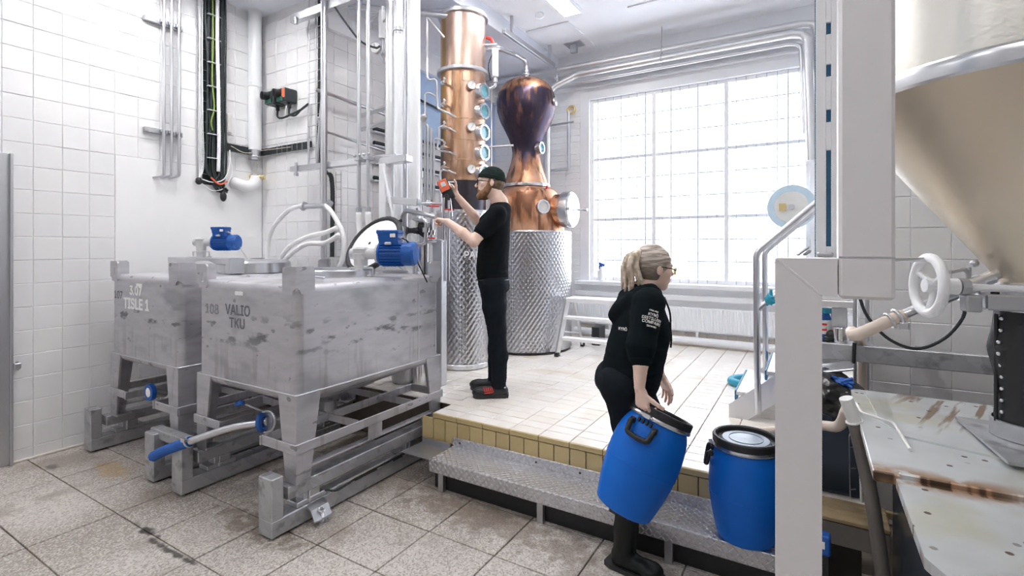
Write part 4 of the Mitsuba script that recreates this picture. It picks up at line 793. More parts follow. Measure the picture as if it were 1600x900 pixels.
# manifold clutter behind the near motor
t = thing('pipe_manifold', 'tangle of steel pipes and dark pumps behind the near blue motor', 'pipework')
part(t, 'main_pipe', tube([(-3.02, 3.22, 1.78), (-2.99, 3.20, 1.86), (-2.93, 3.18, 1.905), (-2.56, 3.12, 1.835)], 0.020, 0.05), 'm_steel_dull')
part(t, 'branch', cat(tube([(-2.96, 3.26, 1.83), (-2.82, 3.30, 1.83), (-2.82, 3.30, 1.62), (-2.95, 3.26, 1.62)], 0.018, 0.04), tube([(-2.84, 3.40, 1.90), (-2.84, 3.40, 1.62), (-2.76, 3.44, 1.60)], 0.014, 0.04), tube([(-2.73, 3.42, 1.30), (-2.73, 3.42, 2.02)], 0.012), tube([(-2.70, 3.46, 1.30), (-2.70, 3.46, 2.0)], 0.010), tube([(-3.05, 3.30, 1.98), (-2.75, 3.45, 1.97)], 0.016), tube([(-2.98, 3.3, 1.64), (-2.72, 3.42, 1.64)], 0.016)), 'm_steel')
part(t, 'pump_head', cat(ell((-2.96, 3.30, 1.735), 0.07, 0.06, 0.06, 2), ell((-2.88, 3.34, 1.76), 0.06, 0.06, 0.07, 2), cyl((-3.02, 3.3, 1.74), (-2.84, 3.34, 1.70), 0.03)), 'm_black', 30, 'dark pump heads')
part(t, 'hose_loop', tube(spline([(-3.08, 3.12, 1.97), (-3.10, 3.12, 1.90), (-3.06, 3.13, 1.84), (-3.0, 3.14, 1.80), (-2.96, 3.15, 1.82)]), 0.014, n=8), 'm_black', True, 'black hose loop')
part(t, 'coupling', cat(*[cyl(V(x, y, z) - V(*a) * 0.02, V(x, y, z) + V(*a) * 0.02, 0.032, 14) for x, y, z, a in ((-2.90, 3.25, 1.895, (0.9, 0.4, 0)), (-2.82, 3.30, 1.74, (0, 0, 1)), (-2.86, 3.3, 1.83, (0.9, 0.3, 0)), (-2.84, 3.40, 1.72, (0, 0, 1)), (-3.0, 3.31, 1.98, (0.9, 0.4, 0)), (-2.86, 3.39, 1.975, (0.9, 0.4, 0)))]), 'm_chrome')
for i, (x, y, z) in enumerate(((-2.78, 3.36, 1.945), (-2.665, 3.42, 1.915), (-2.80, 3.33, 1.672))):
    part(t, 'red_handle', xf(rbox(0.085, 0.018, 0.012, 0.004), basis((x, y, z), (0.86, 0.5, -0.05), (-0.5, 0.86, 0), (0, 0, 1))), 'm_red', 30, 'red lever handle')
one('filter_vessel', cat(lat([(0, 0.40), (0.066, 0.402), (0.07, 0.42), (0.07, 1.74), (0.05, 1.78), (0, 1.79)], (-2.93, 3.36, 0))), 'm_chrome', 'upright polished vessel behind the near motor', 'vessel')
one('settling_pot', lat([(0, 0.40), (0.10, 0.402), (0.115, 0.44), (0.115, 0.62), (0.118, 0.63), (0.10, 0.635), (0, 0.64)], (-3.10, 3.34, 0), n=32), 'm_steel_dull', 'squat dull steel pot standing on the tiles behind the near tank', 'pot')
one('control_post', cat(bx(-2.82, -2.72, 3.38, 3.46, 0.4, 1.66, 0.006)), 'm_steel_dull', 'plain grey steel post between the near tank and the column jacket', 'post', smooth=False)
one('lug_plate', cat(bx(-3.83, -3.73, 3.04, 3.055, 1.34, 1.50, 0.01)), 'm_galv', 'grey plate at the foot of the riser pipe behind the near tank', 'plate', smooth=False)
# pipes at the top of the column
for a, b, r, lab in (((-3.04, 3.93, 3.86), (-4.0, 3.50, 4.02), 0.030, 'steel pipe entering the column top from the upper left'), ((-3.0, 4.06, 3.955), (-3.9, 3.72, 4.03), 0.026, 'second overhead steel pipe behind the column top')):
    pipe('overhead_pipe', [a, b], r, lab, bend=0, n=16)
t = thing('steam_valve', 'white valve cylinder with a red handle beside the column top', 'valve')
p, d = around(CX, CY, 75, 0.23, 3.60)
part(t, 'cylinder', cyl(p + d * 0.10 + V(0, 0, -0.02), p + d * 0.10 + V(0, 0, -0.30), 0.032, 20), 'm_white', 30)
part(t, 'red_handle', tube([p + d * 0.01 + V(0, 0, 0.10), p + d * 0.06 + V(0, 0, 0.08), p + d * 0.09 + V(0, 0, 0.01)], 0.016, 0.03, 10), 'm_red', 30, 'red handle')
part(t, 'fitting', cat(cyl(p - d * 0.02 + V(0, 0, 0.02), p + d * 0.12 + V(0, 0, 0.02), 0.02), tube([p + d * 0.10 + V(0, 0, -0.30), p + d * 0.10 + V(0, 0, -0.40), p + d * 0.0 + V(0, 0, -0.43)], 0.016, 0.04), cyl(p + d * 0.10 + V(0, 0, -0.36), p + d * 0.10 + V(0, 0, -0.32), 0.026)), 'm_steel_dull')
part(t, 'wire', tube(spline([p + d * 0.08 + V(0, 0, -0.05), p + d * 0.03 + V(0, 0, -0.18), p + d * 0.05 + V(0, 0, -0.33)]), 0.005, n=6), 'm_black')
pipe('drop_tube', [(-2.90, 4.44, 3.30), (-2.90, 4.44, 2.3)], 0.009, 'thin straight tube hanging between the column and the pot still', m='m_chrome')
pipe('link_pipe', [(-3.05, 4.36, 2.1), (-3.05, 4.36, 2.64), (-2.70, 4.56, 2.665)], 0.012, 'dark jointed pipe between the column and the pot neck', m='m_steel_dull')
# ---------------------------------------------------------------- pipes under the ceiling along the window wall
pipe('ceiling_pipe', [(-4.05, 6.15, 3.985), (-0.10, 6.15, 3.955), (0.05, 6.15, 3.93), (0.075, 6.15, 2.6)], 0.042, 'topmost steel pipe under the ceiling above the window', bend=0.22, n=20, m='m_alu')
pipe('ceiling_pipe', [(-3.06, 6.05, 2.36), (-3.06, 6.05, 3.70), (-2.66, 6.12, 3.86), (-0.20, 6.12, 3.862), (-0.04, 6.12, 3.83), (0.0, 6.12, 2.5)], 0.045, 'second ceiling pipe, bending down behind the pot still', bend=0.22, n=20, m='m_alu')
pipe('ceiling_pipe', [(-2.62, 6.20, 3.775), (-0.25, 6.20, 3.79), (-0.10, 6.20, 3.77), (-0.06, 6.2, 2.8)], 0.02, 'thin lowest ceiling pipe above the window', bend=0.15, m='m_alu')
for i, x in enumerate((-1.55, -2.95)):
    t = thing('pipe_hanger', 'hanger rod with clips holding the ceiling pipes ' + ('above the window' if i == 0 else 'above the pot still'), 'hanger')
    part(t, 'rod', cyl((x, 6.13, 3.78), (x, 6.13, 4.25 if i == 0 else 4.05), 0.006, 8), 'm_steel_dull')
    part(t, 'clip', cat(*[torus(r + 0.004, 0.006, (x, y, z), (1, 0, 0), 20, 6) for r, y, z in ((0.042, 6.15, 3.97), (0.045, 6.12, 3.862))]), 'm_steel_dull')
t = thing('channel_rail', 'grey steel channel hung under the ceiling over the pot still', 'rail')
part(t, 'channel', cat(bx(-2.98, -2.94, 4.78, 6.05, 3.985, 4.02), bx(-2.985, -2.98, 4.78, 6.05, 3.985, 4.045), bx(-2.94, -2.935, 4.78, 6.05, 3.985, 4.045)), 'm_steel_dull', False)
for y in (4.95, 5.92): part(t, 'hanger', bx(-2.98, -2.94, y, y + 0.02, 4.0, 4.25), 'm_steel_dull', False)
t = thing('ceiling_bracket', 'small dark steel bracket plate on the ceiling right of the pot still', 'bracket')
part(t, 'plate', bx(-2.78, -2.55, 5.98, 6.16, 4.235, 4.25, 0.003), 'm_steel_dull', False)
part(t, 'stem', cat(bx(-2.71, -2.63, 6.03, 6.10, 4.13, 4.24), cyl((-2.67, 6.065, 4.19), (-2.67, 6.01, 4.19), 0.02)), 'm_steel_dull', False)
one('ceiling_eye', torus(0.045, 0.008, (-2.62, 5.0, 4.19), (0.3, -0.9, 0.2), 24, 8), 'm_white', 'small white ring hanging from the ceiling', 'ring')
pipe('corner_pipe', [(-3.30, 6.33, 2.66), (-2.865, 6.33, 2.66), (-2.865, 6.33, 3.45)], 0.018, 'thin L shaped steel pipe on the wall left of the window', bend=0.03)
t = thing('cross_fitting', 'cross bar and ring on the wall left of the window', 'fitting')
part(t, 'bar', cyl((-3.19, 6.32, 3.29), (-2.79, 6.32, 3.30), 0.014, 10), 'm_steel_dull')
part(t, 'ring', torus(0.05, 0.016, (-2.84, 6.36, 3.48), (0, -1, 0), 24, 8), 'm_brass', True, 'tan ring')
# ---------------------------------------------------------------- radiator, floor pipe, stepladder, things by the window
t = thing('radiator', 'long white ribbed radiator under the window', 'radiator')
part(t, 'panel', bx(-2.74, 0.1, 6.325, 6.37, 0.57, 0.86, 0.006), 'm_white', False)
part(t, 'rib', cat(*[bx(-2.73 + 0.033 * i, -2.73 + 0.033 * i + 0.018, 6.318, 6.335, 0.585, 0.845, 0.004) for i in range(85)]), 'm_white', False, None, True)
for x in (-2.3, -1.2, -0.2): part(t, 'bracket', bx(x, x + 0.03, 6.335, 6.395, 0.42, 0.60), 'm_white', False)
one('heating_pipe', tube([(-2.75, 6.27, 0.475), (0.15, 6.27, 0.465)], 0.045, n=20), 'm_white', 'fat white heating pipe along the floor under the radiator', 'pipe', smooth=40)
t = thing('spray_bottle', 'small white spray bottle with a blue trigger hanging in the window', 'bottle')
part(t, 'bottle', lat([(0, 0), (0.045, 0.003), (0.05, 0.06), (0.045, 0.12), (0.018, 0.16), (0.016, 0.19)], (-2.41, 6.36, 1.145), n=20), 'm_white', 40)
part(t, 'trigger', cat(xf(rbox(0.09, 0.03, 0.035, 0.01), basis((-2.40, 6.36, 1.36), (0.9, 0, -0.3), (0, 1, 0), (0.3, 0, 0.9))), bx(-2.44, -2.425, 6.35, 6.37, 1.28, 1.35), cyl((-2.41, 6.36, 1.33), (-2.41, 6.36, 1.36), 0.02)), 'm_blue_motor')
t = thing('stepladder', 'low aluminium stepladder standing beside the pot still jacket', 'stepladder')
LX0, LX1 = -2.31, -1.75
for x in (LX0, LX1):
    sx = -0.045 if x == LX0 else 0.045
    part(t, 'front_rail', beam((x + sx * 1.6, 4.96, 0.42), (x, 5.08, 1.02), 0.03, 0.055), 'm_alu', False)
    part(t, 'rear_rail', beam((x + sx * 1.2, 5.62, 0.42), (x, 5.24, 1.0), 0.025, 0.04), 'm_alu', False)
    part(t, 'rubber_foot', bx(x + sx * 1.6 - 0.022, x + sx * 1.6 + 0.022, 4.925, 4.995, 0.40, 0.445), 'm_black', False, 'black rubber foot')
    part(t, 'rubber_foot', bx(x + sx * 1.2 - 0.02, x + sx * 1.2 + 0.02, 5.595, 5.65, 0.40, 0.45), 'm_black', False, 'black rubber foot')
    part(t, 'strut', cyl((x + sx, 5.04, 0.66), (x + sx, 5.50, 0.58), 0.007, 8), 'm_alu')
part(t, 'top_platform', bx(LX0 - 0.02, LX1 + 0.02, 5.05, 5.30, 0.985, 1.035, 0.008), 'm_white', False)
for z, y in ((0.80, 5.02), (0.575, 4.975)):
    part(t, 'tread', bx(LX0 - 0.03, LX1 + 0.03, y, y + 0.10, z, z + 0.035, 0.005), 'm_white', False)
for y, z in ((5.57, 0.52), (5.60, 0.47)): part(t, 'cross_brace', cyl((LX0 - 0.05, y, z), (LX1 + 0.05, y, z), 0.012, 8), 'm_alu')
one('floor_crate', cat(bx(-2.30, -2.20, 5.75, 5.95, 0.40, 0.62)), 'm_black', 'small dark box on the floor behind the stepladder', 'box', smooth=False)
# ---------------------------------------------------------------- step, drums and the machinery at the right
mat('m_tread', lambda p, n, uv: mix((0.52, 0.52, 0.54), (0.68, 0.68, 0.71), fbm(p.x * 9, p.y * 9, p.z * 9)), 0.36, 0.9)
SX0, SX1 = -2.165, -0.03
t = thing('step', 'long diamond plate metal step in front of the yellow tiled platform', 'step')
part(t, 'tread', bx(SX0, SX1, 2.565, 2.822, 0.192, 0.2, 0.002), 'm_tread', False)
part(t, 'front_skirt', bx(SX0, SX1, 2.562, 2.570, 0.118, 0.2, 0.003), 'm_tread', False)
part(t, 'end_skirt', bx(SX0, SX0 + 0.008, 2.565, 2.822, 0.118, 0.2, 0.002), 'm_tread', False)
part(t, 'kick_board', bx(SX0 + 0.01, SX1, 2.615, 2.625, 0.0, 0.19, 0), 'm_black', False, 'added black board standing in for the shade under the tread')  # added board, fills the shaded gap under the tread with black
part(t, 'back_flange', bx(SX0, SX1, 2.815, 2.823, 0.196, 0.262, 0.003), 'm_tread', False)
lug = lathe([(0, 0.0022), (0.6, 0.0018), (1.0, 0)], 8)
def lugs(nx, ny, pitch, o, X, Yv, N):
    ms = []
    for i in range(nx):
        for j in range(ny):
            a = math.radians(45 if (i + j) % 2 else -45)
            u = V(*X) * math.cos(a) + V(*Yv) * math.sin(a); w = np.cross(N, u)
            B = np.eye(4); B[:3, 0], B[:3, 1], B[:3, 2] = u * 0.0135, w * 0.0034, V(*N)
            B[:3, 3] = V(*o) + V(*X) * pitch * (i + 0.5) + V(*Yv) * pitch * (j + 0.5)
            ms.append(xf(lug, B))
    return cat(ms)
part(t, 'raised_lugs', cat(lugs(101, 12, 0.021, (SX0 + 0.006, 2.567, 0.2), (1, 0, 0), (0, 1, 0), (0, 0, 1)), lugs(101, 4, 0.0195 * 1.077, (SX0 + 0.004, 2.562, 0.119), (1, 0, 0), (0, 0, 1), (0, -1, 0)), lugs(101, 3, 0.021, (SX0 + 0.004, 2.815, 0.2), (1, 0, 0), (0, 0, 1), (0, -1, 0))), 'm_tread', 40, None, True)
for x in (-2.08, -1.35, -0.62, -0.10):
    part(t, 'foot', bx(x - 0.02, x + 0.02, 2.575, 2.612, 0.0, 0.193, 0.003), 'm_steel_dull', False)
part(t, 'screw', cat(*[cyl((x, 2.812, 0.232), (x, 2.816, 0.232), 0.007, 8) for x in (-2.1, -1.5, -1.2, -0.7)]), 'm_black', False, None, True)
part(t, 'side_gutter', bx(-2.43, SX0 - 0.01, 2.60, 2.80, 0.17, 0.18, 0.002), 'm_steel_dull', False, 'narrow bridging plate')
part(t, 'side_gutter', bx(-2.43, SX0 - 0.01, 2.80, 2.82, 0.17, 0.215, 0.002), 'm_steel', False)
mat('m_drum', lambda p, n, uv: mix((0.002, 0.115, 0.53), (0.004, 0.15, 0.62), fbm(p.x * 6, p.y * 6, p.z * 6)), 0.45, specular=0.3)
def drum(M, label, grp):
    t = thing('plastic_drum', label, 'drum', None)
    M = M @ np.diag([1, 1, 0.93, 1])
    def P(n, m, mt, sm=30, lab=None, parent=None): return part(parent or t, n, xf(m, M), mt, sm, lab)
    prof = spline([(0.112, 0, 0.0), (0.128, 0, 0.012), (0.140, 0, 0.06), (0.155, 0, 0.14), (0.164, 0, 0.215), (0.1665, 0, 0.27), (0.165, 0, 0.33), (0.158, 0, 0.40), (0.147, 0, 0.445), (0.139, 0, 0.462), (0.138, 0, 0.475)], 5)
    prof = [(0, 0.006), (0.09, 0.008), (0.10, 0.0)] + [(q[0], q[2]) for q in prof]
    P('body', lathe(prof, 64), 'm_drum', 40)
    P('mould_seam', torus(0.1658, 0.0016, (0, 0, 0.235), (0, 0, 1), 64, 6), 'm_drum', True)
    P('clamp_ring', lathe([(0.139, 0.466), (0.150, 0.468), (0.153, 0.476), (0.150, 0.486), (0.139, 0.488)], 64), 'm_steel', 30, 'galvanised clamp ring')
    ld = P('lid', lathe([(0.139, 0.486), (0.1485, 0.488), (0.1495, 0.517), (0.1455, 0.524), (0.136, 0.524), (0.131, 0.518), (0.129, 0.500), (0.112, 0.497), (0.110, 0.503), (0, 0.506)], 64), 'm_rubber', 30, 'black lid rim')
    P('lid_disc', cat(lathe([(0.108, 0.5035), (0.104, 0.5085), (0, 0.511)], 48), torus(0.075, 0.002, (0, 0, 0.510), (0, 0, 1), 40, 6)), 'm_lid_disc', 30, 'grey blue disc in the lid', ld)
    P('latch', cat(hull([(0.150, -0.022, 0.465), (0.150, 0.022, 0.465), (0.166, 0.018, 0.468), (0.166, -0.018, 0.468), (0.150, -0.022, 0.49), (0.150, 0.022, 0.49), (0.166, 0.018, 0.487), (0.166, -0.018, 0.487)]), cyl((0.158, -0.03, 0.477), (0.158, 0.03, 0.477), 0.006, 8)), 'm_steel_dull')
    for sgn in (1, -1):
        h = P('handle', tube([(sgn * 0.152, -0.056, 0.432), (sgn * 0.166, -0.058, 0.428), (sgn * 0.176, -0.052, 0.372), (sgn * 0.178, 0.0, 0.366), (sgn * 0.176, 0.052, 0.372), (sgn * 0.166, 0.058, 0.428), (sgn * 0.152, 0.056, 0.432)], 0.0125, 0.014, 10), 'm_black', 40, 'black carrying handle')
        P('handle_mount', cat(*[xf(rbox(0.016, 0.024, 0.03, 0.005), basis((sgn * 0.153, y, 0.432), (1, 0, 0), (0, 1, 0), (0, 0, 1))) for y in (-0.056, 0.056)], *[xf(rbox(0.012, 0.012, 0.022, 0.004), basis((sgn * 0.150, y, 0.448), (1, 0, 0), (0, 1, 0), (0, 0, 1))) for y in (-0.03, -0.01, 0.01, 0.03)]), 'm_black', 30, None, h)
    return t
mat('m_lid_disc', (0.16, 0.20, 0.26), 0.25)
ca, sa = math.cos(math.radians(188)), math.sin(math.radians(188))
drum(basis((-0.272, 2.655, 0.2025), (ca, sa, 0), (-sa, ca, 0), (0, 0, 1)), 'blue plastic drum with a black lid standing upright on the step', None)
DRUM_O = V(-0.684, 2.338, 0.594); DRUM_AX = unit(0.40 * R_ + 0.87 * U_ + 0.10 * V(*FWD))
hx = unit(-0.62 * R_ - 0.72 * V(*FWD) + 0.1 * U_); hx = unit(hx - DRUM_AX * (hx @ DRUM_AX))
DRUM_M = basis(DRUM_O - DRUM_AX * 0.237, hx, np.cross(DRUM_AX, hx), DRUM_AX)
drum(DRUM_M, 'tilted blue plastic drum carried by the woman', None)
# the hopper's frame of thick square tubes
t = thing('tube_stand', 'thick pale square tube frame in the right foreground', 'frame')
part(t, 'post', hull([(-0.0735, 1.33, 0), (0.0205, 1.33, 0), (0.0205, 1.425, 0), (-0.0735, 1.425, 0), (-0.0735, 1.33, 1.571), (-0.0735, 1.425, 1.571), (0.0205, 1.33, 1.487), (0.0205, 1.425, 1.487)]), 'm_frame_tube', False)
part(t, 'corner_arm', hull([(-0.0725, 1.33, 1.5725), (-0.0725, 1.425, 1.5725), (0.0215, 1.33, 1.488), (0.0215, 1.425, 1.488), (0.05, 1.33, 1.488), (0.05, 1.425, 1.488), (0.05, 1.33, 1.5725), (0.05, 1.425, 1.5725)]), 'm_frame_tube', False)
part(t, 'mitre_weld', beam((-0.0705, 1.3295, 1.5715), (0.020, 1.3295, 1.4895), 0.006, 0.004, 0.001, up=(0, 1, 0)), 'm_frame_tube', False)
part(t, 'column', bx(0.0515, 0.153, 1.328, 1.43, 1.484, 4.248, 0.007), 'm_frame_tube', False)
part(t, 'column_seam', bx(0.052, 0.1525, 1.3272, 1.3285, 1.574, 1.578, 0), 'm_steel_dull', False)
sc = cat(bx(0.010, 0.034, 1.60, 1.61, 1.57, 4.248, 0.001), bx(0.0455, 0.060, 1.60, 1.61, 1.57, 4.248, 0.001), *[bx(0.034, 0.0455, 1.60, 1.61, a, b, 0) for a, b in ((1.57, 1.60), (1.86, 1.935), (1.97, 2.058), (2.092, 2.172), (2.205, 2.285), (2.32, 2.40), (2.44, 2.52))])
part(t, 'slotted_channel', sc, 'm_white', False, 'white slotted channel')
mat('m_channel_back', (0.05, 0.16, 0.28), 0.5)
part(t, 'channel_back', bx(0.008, 0.060, 1.632, 1.64, 1.57, 4.248, 0), 'm_channel_back', False, 'dark blue strip behind the slots')
part(t, 'gusset_strap', cat(bx(0.012, 0.05, 1.56, 1.60, 1.572, 1.585), beam((-0.035, 1.6, 1.575), (-0.005, 1.6, 1.60), 0.008, 0.008), beam((-0.02, 1.6, 1.575), (0.0, 1.6, 1.59), 0.008, 0.008)), 'm_steel_dull', False)
# hopper
HXc, HYc = 0.665, 2.45
mat('m_hopper', (0.78, 0.755, 0.70), lambda p, n, uv: 0.30 + 0.10 * fbm(p.x * 30, p.y * 30, p.z * 30), 1.0, bump=lambda p, n, uv: fbm(p.x * 140, p.y * 140, p.z * 140), bscale=0.0006, eps=2e-3)
t = thing('hopper', 'large brushed steel hopper tank with a cone bottom above the rusty table', 'hopper')
part(t, 'shell', lat([(0.545, 2.16), (0.545, 4.2)], (HXc, HYc, 0), n=72), 'm_hopper', True)
part(t, 'seam_ring', lat([(0.543, -0.035), (0.556, -0.028), (0.560, 0.0), (0.556, 0.018), (0.546, 0.028)], (HXc, HYc, 2.15), n=72), 'm_steel', 30)
cn = [(0.088, 1.462), (0.088, 1.485)] + [(0.10 + (0.545 - 0.10) * k / 24, 1.50 + (2.12 - 1.50) * k / 24) for k in range(25)]
mat('m_cone_reflect', (0.74, 0.66, 0.54), lambda p, n, uv: 0.36 + 0.10 * fbm(p.x * 30, p.y * 30, p.z * 30), 1.0, bump=lambda p, n, uv: fbm(p.x * 140, p.y * 140, p.z * 140), bscale=0.0006, eps=2e-3)  # beige reflection of floor and rust tinted into the cone steel
part(t, 'cone', lat(cn, (HXc, HYc, 0), n=72), 'm_cone_reflect', 40)
part(t, 'outlet_flange', cat(bx(HXc - 0.155, HXc + 0.155, HYc - 0.155, HYc + 0.155, 1.382, 1.437, 0.006), cyl((HXc, HYc, 1.43), (HXc, HYc, 1.47), 0.095, 32)), 'm_steel_dull', 30)
part(t, 'bolt', cat(*[cyl((HXc + sx * 0.125, HYc + sy * 0.125, 1.437), (HXc + sx * 0.125, HYc + sy * 0.125, 1.455), 0.012, 6) for sx in (-1, 1) for sy in (-1, 1)]), 'm_black', False, None, True)
part(t, 'neck', cyl((HXc, HYc, 1.355), (HXc, HYc, 1.385), 0.092, 32), 'm_steel', 30)
t = thing('rubber_sleeve', 'black riveted rubber sleeve between the hopper outlet and the table', 'sleeve')
prof = spline([(0.094, 0, 1.372), (0.099, 0, 1.34), (0.108, 0, 1.27), (0.112, 0, 1.23), (0.104, 0, 1.17), (0.098, 0, 1.10), (0.096, 0, 1.04), (0.099, 0, 0.975)], 6)
m_ = lathe([(q[0], q[2]) for q in prof], 48); vv = m_.vertices; aa = np.arctan2(vv[:, 1], vv[:, 0]); k_ = 1 + 0.025 * np.sin(aa * 3 + vv[:, 2] * 14) + 0.02 * np.sin(aa * 7 - vv[:, 2] * 31); vv[:, 0] *= k_; vv[:, 1] *= k_; m_.vertices = vv
part(t, 'tube', mv(m_, HXc, HYc), 'm_rubber', True)
for i in range(10):
    z = 1.345 - i * 0.041; rr = 0.101 + 0.012 * math.exp(-((z - 1.24) / 0.05) ** 2)
    a = math.radians(190 + 18); part(t, 'rivet', sph((HXc + rr * math.cos(a), HYc + rr * math.sin(a), z), 0.0075, 1), 'm_chrome', True)
part(t, 'seam_flap', tube(spline([(HXc + 0.106 * math.cos(3.45), HYc + 0.106 * math.sin(3.45), z) for z in (1.36, 1.30, 1.24, 1.17, 1.10, 1.03, 0.98)]), 0.006, n=8), 'm_rubber', True)
t = thing('table_collar', 'round steel collar on its square plate under the rubber sleeve', 'collar')
part(t, 'ring', lat([(0.104, 0.925), (0.110, 0.927), (0.110, 0.985), (0.104, 0.987)], (HXc, HYc, 0), n=40), 'm_steel_dull', 30)
part(t, 'plate', prism([(0.49, 2.62), (0.53, 2.15), (1.0, 2.15), (1.0, 2.62)], 0.010, basis((0, 0, 0.915), (1, 0, 0), (0, 1, 0), (0, 0, 1))), 'm_galv', False)
# handwheel valve and hose
WC = V(0.352, 2.262, 1.463); WN = unit(V(0.963, 0.272, -0.03))
t = thing('handwheel_valve', 'white handwheel on its shaft beneath the hopper cone', 'valve')
w1 = unit(np.cross((0, 0, 1), WN)); w2 = np.cross(WN, w1)
part(t, 'wheel_rim', torus(0.097, 0.0165, WC, WN, 48, 14), 'm_white', True)
for k in range(3):
    a = 2 * PI * k / 3 + 0.5; e = math.cos(a) * w1 + math.sin(a) * w2
    part(t, 'spoke', tube([WC + WN * 0.018, WC + WN * 0.012 + e * 0.05, WC + e * 0.09], [0.013, 0.010, 0.010], n=10), 'm_white', True)
part(t, 'hub', cyl(WC - WN * 0.012, WC + WN * 0.085, 0.024, 20, 0.028), 'm_white', 30)
part(t, 'shaft', cyl(WC + WN * 0.05, WC + WN * 0.75, 0.0125, 14), 'm_white', 40)
part(t, 'side_rod', cyl((0.10, 2.19, 1.552), tuple(WC + w2 * 0.09), 0.0085, 10), 'm_steel', 40, 'slim rod')
part(t, 'gland', cat(cyl(WC + WN * 0.09 + V(0, 0, 0.0), WC + WN * 0.115, 0.030, 8), xf(rbox(0.05, 0.045, 0.06, 0.01), basis(WC + WN * 0.125 + V(0, 0, -0.055), WN, np.cross((0, 0, 1), WN), (0, 0, 1)))), 'm_galv', 30)
t = thing('drain_pipe', 'steel pipe with a clamp and lever leaving the hopper cone for the beige hose', 'pipe')
pa, pb = V(0.275, 2.33, 1.338), V(0.578, 2.425, 1.505)
pd = unit(pb - pa)
part(t, 'pipe', tube([pa, pb], 0.0165, n=18), 'm_steel', 40)
part(t, 'ball_valve', cat(cyl(pa + pd * 0.20, pa + pd * 0.29, 0.030, 20), cyl(pa + pd * 0.16, pa + pd * 0.21, 0.024, 18), cyl(pa + pd * 0.29, pa + pd * 0.33, 0.024, 18)), 'm_chrome', 30)
part(t, 'lever', cat(tube([pa + pd * 0.25 + V(0, 0, 0.025), pa + pd * 0.24 + V(0, -0.01, 0.07), pa + pd * 0.18 + V(0, -0.02, 0.085)], 0.007, 0.02, 8), sph(pa + pd * 0.27 + V(0, 0, 0.075), 0.014, 1), cyl(pa + pd * 0.25, pa + pd * 0.25 + V(0, 0, 0.07), 0.008, 8)), 'm_steel_dull', 30)
part(t, 'hose_clamp', cat(torus(0.027, 0.007, pa + pd * 0.0, pd, 24), torus(0.027, 0.005, pa - pd * 0.03, pd, 24), bx(pa[0] + 0.0, pa[0] + 0.03, pa[1] - 0.03, pa[1] - 0.008, pa[2] - 0.042, pa[2] - 0.015, 0.003)), 'm_steel', 30)
one('beige_hose', tube(spline([pa + pd * 0.02, pa - pd * 0.05, (0.185, 2.30, 1.288), (0.142, 2.31, 1.262), (0.138, 2.40, 1.262), (0.165, 2.8, 1.20), (0.22, 3.25, 1.12), (0.243, 3.40, 1.02), (0.243, 3.42, 0.80), (0.243, 3.42, 0.45)], 8), 0.0225, n=16), 'm_hose_beige', 'beige hose bending from the hopper pipe back behind the shelf rail', 'hose', smooth=True)
one('valve_cable', tube(spline([(0.47, 2.385, 1.41), (0.472, 2.40, 1.345), (0.42, 2.40, 1.262), (0.335, 2.36, 1.222), (0.25, 2.34, 1.252), (0.185, 2.33, 1.33), (0.158, 2.33, 1.41), (0.15, 2.34, 1.50), (0.135, 2.2, 1.60)], 8), 0.0058, n=8), 'm_black_cable', 'black cable drooping in an arc below the handwheel', 'cable', smooth=True)
# rusty table
def table(p, n, uv):
    c = mix((0.50, 0.525, 0.53), (0.66, 0.685, 0.70), fbm(p.x * 5, p.y * 7, 3.0))
    c = mix(c, (0.50, 0.49, 0.36), smoothstep(0.54, 0.74, fbm(p.x * 3 + 4, p.y * 3, 1.0, octaves=4)) * 0.6)
    j = fbm(p.x * 16, p.y * 16, 6.0, octaves=4)
    seam = smoothstep(0.085, 0.0, dr.abs(p.y - 1.935) - 0.05 * (j - 0.4)) * smoothstep(0.62, 0.42, p.x)
    c = mix(c, (0.33, 0.17, 0.07), seam * smoothstep(0.30, 0.55, j) * 0.9)
    c = mix(c, (0.07, 0.045, 0.03), smoothstep(0.022, 0.006, dr.abs(p.y - 1.918 + 0.012 * (j - 0.5))) * smoothstep(0.55, 0.40, p.x) * smoothstep(0.40, 0.55, fbm(p.x * 30, 1.0, 2.0)))
    run = smoothstep(0.54, 0.68, fbm(p.x * 30 - p.y * 10, p.y * 2.6 + p.x, 2.0, octaves=4)) * smoothstep(2.35, 2.62, p.y) * smoothstep(0.28, 0.40, p.x)
    c = mix(c, (0.20, 0.12, 0.06), run * 0.85)
    c = mix(c, (0.42, 0.31, 0.13), smoothstep(0.5, 0.68, fbm(p.x * 9, p.y * 5, 8.0)) * smoothstep(2.45, 2.75, p.y) * smoothstep(0.36, 0.55, p.x) * 0.7)
    d = voronoi(p.x * 16, p.y * 16)
    sp = smoothstep(0.16, 0.10, d[0]) * smoothstep(0.80, 0.86, d[2])
    c = mix(c, (0.10, 0.06, 0.04), sp * 0.9)
    edge = smoothstep(0.893, 0.87, p.z)
    c = mix(c, (0.30, 0.18, 0.09), edge * smoothstep(0.42, 0.6, j) * 0.7)
    return c
mat('m_table', table, 0.38, 0.35, bump=lambda p, n, uv: fbm(p.x * 9, p.y * 9, p.z * 9), bscale=0.004, eps=4e-3)
t = thing('work_table', 'rust stained steel table in the right foreground', 'table')
part(t, 'rear_sheet', bx(0.165, 1.6, 1.925, 2.985, 0.868, 0.9, 0.003), 'm_table', False, 'rear sheet with rust runs')
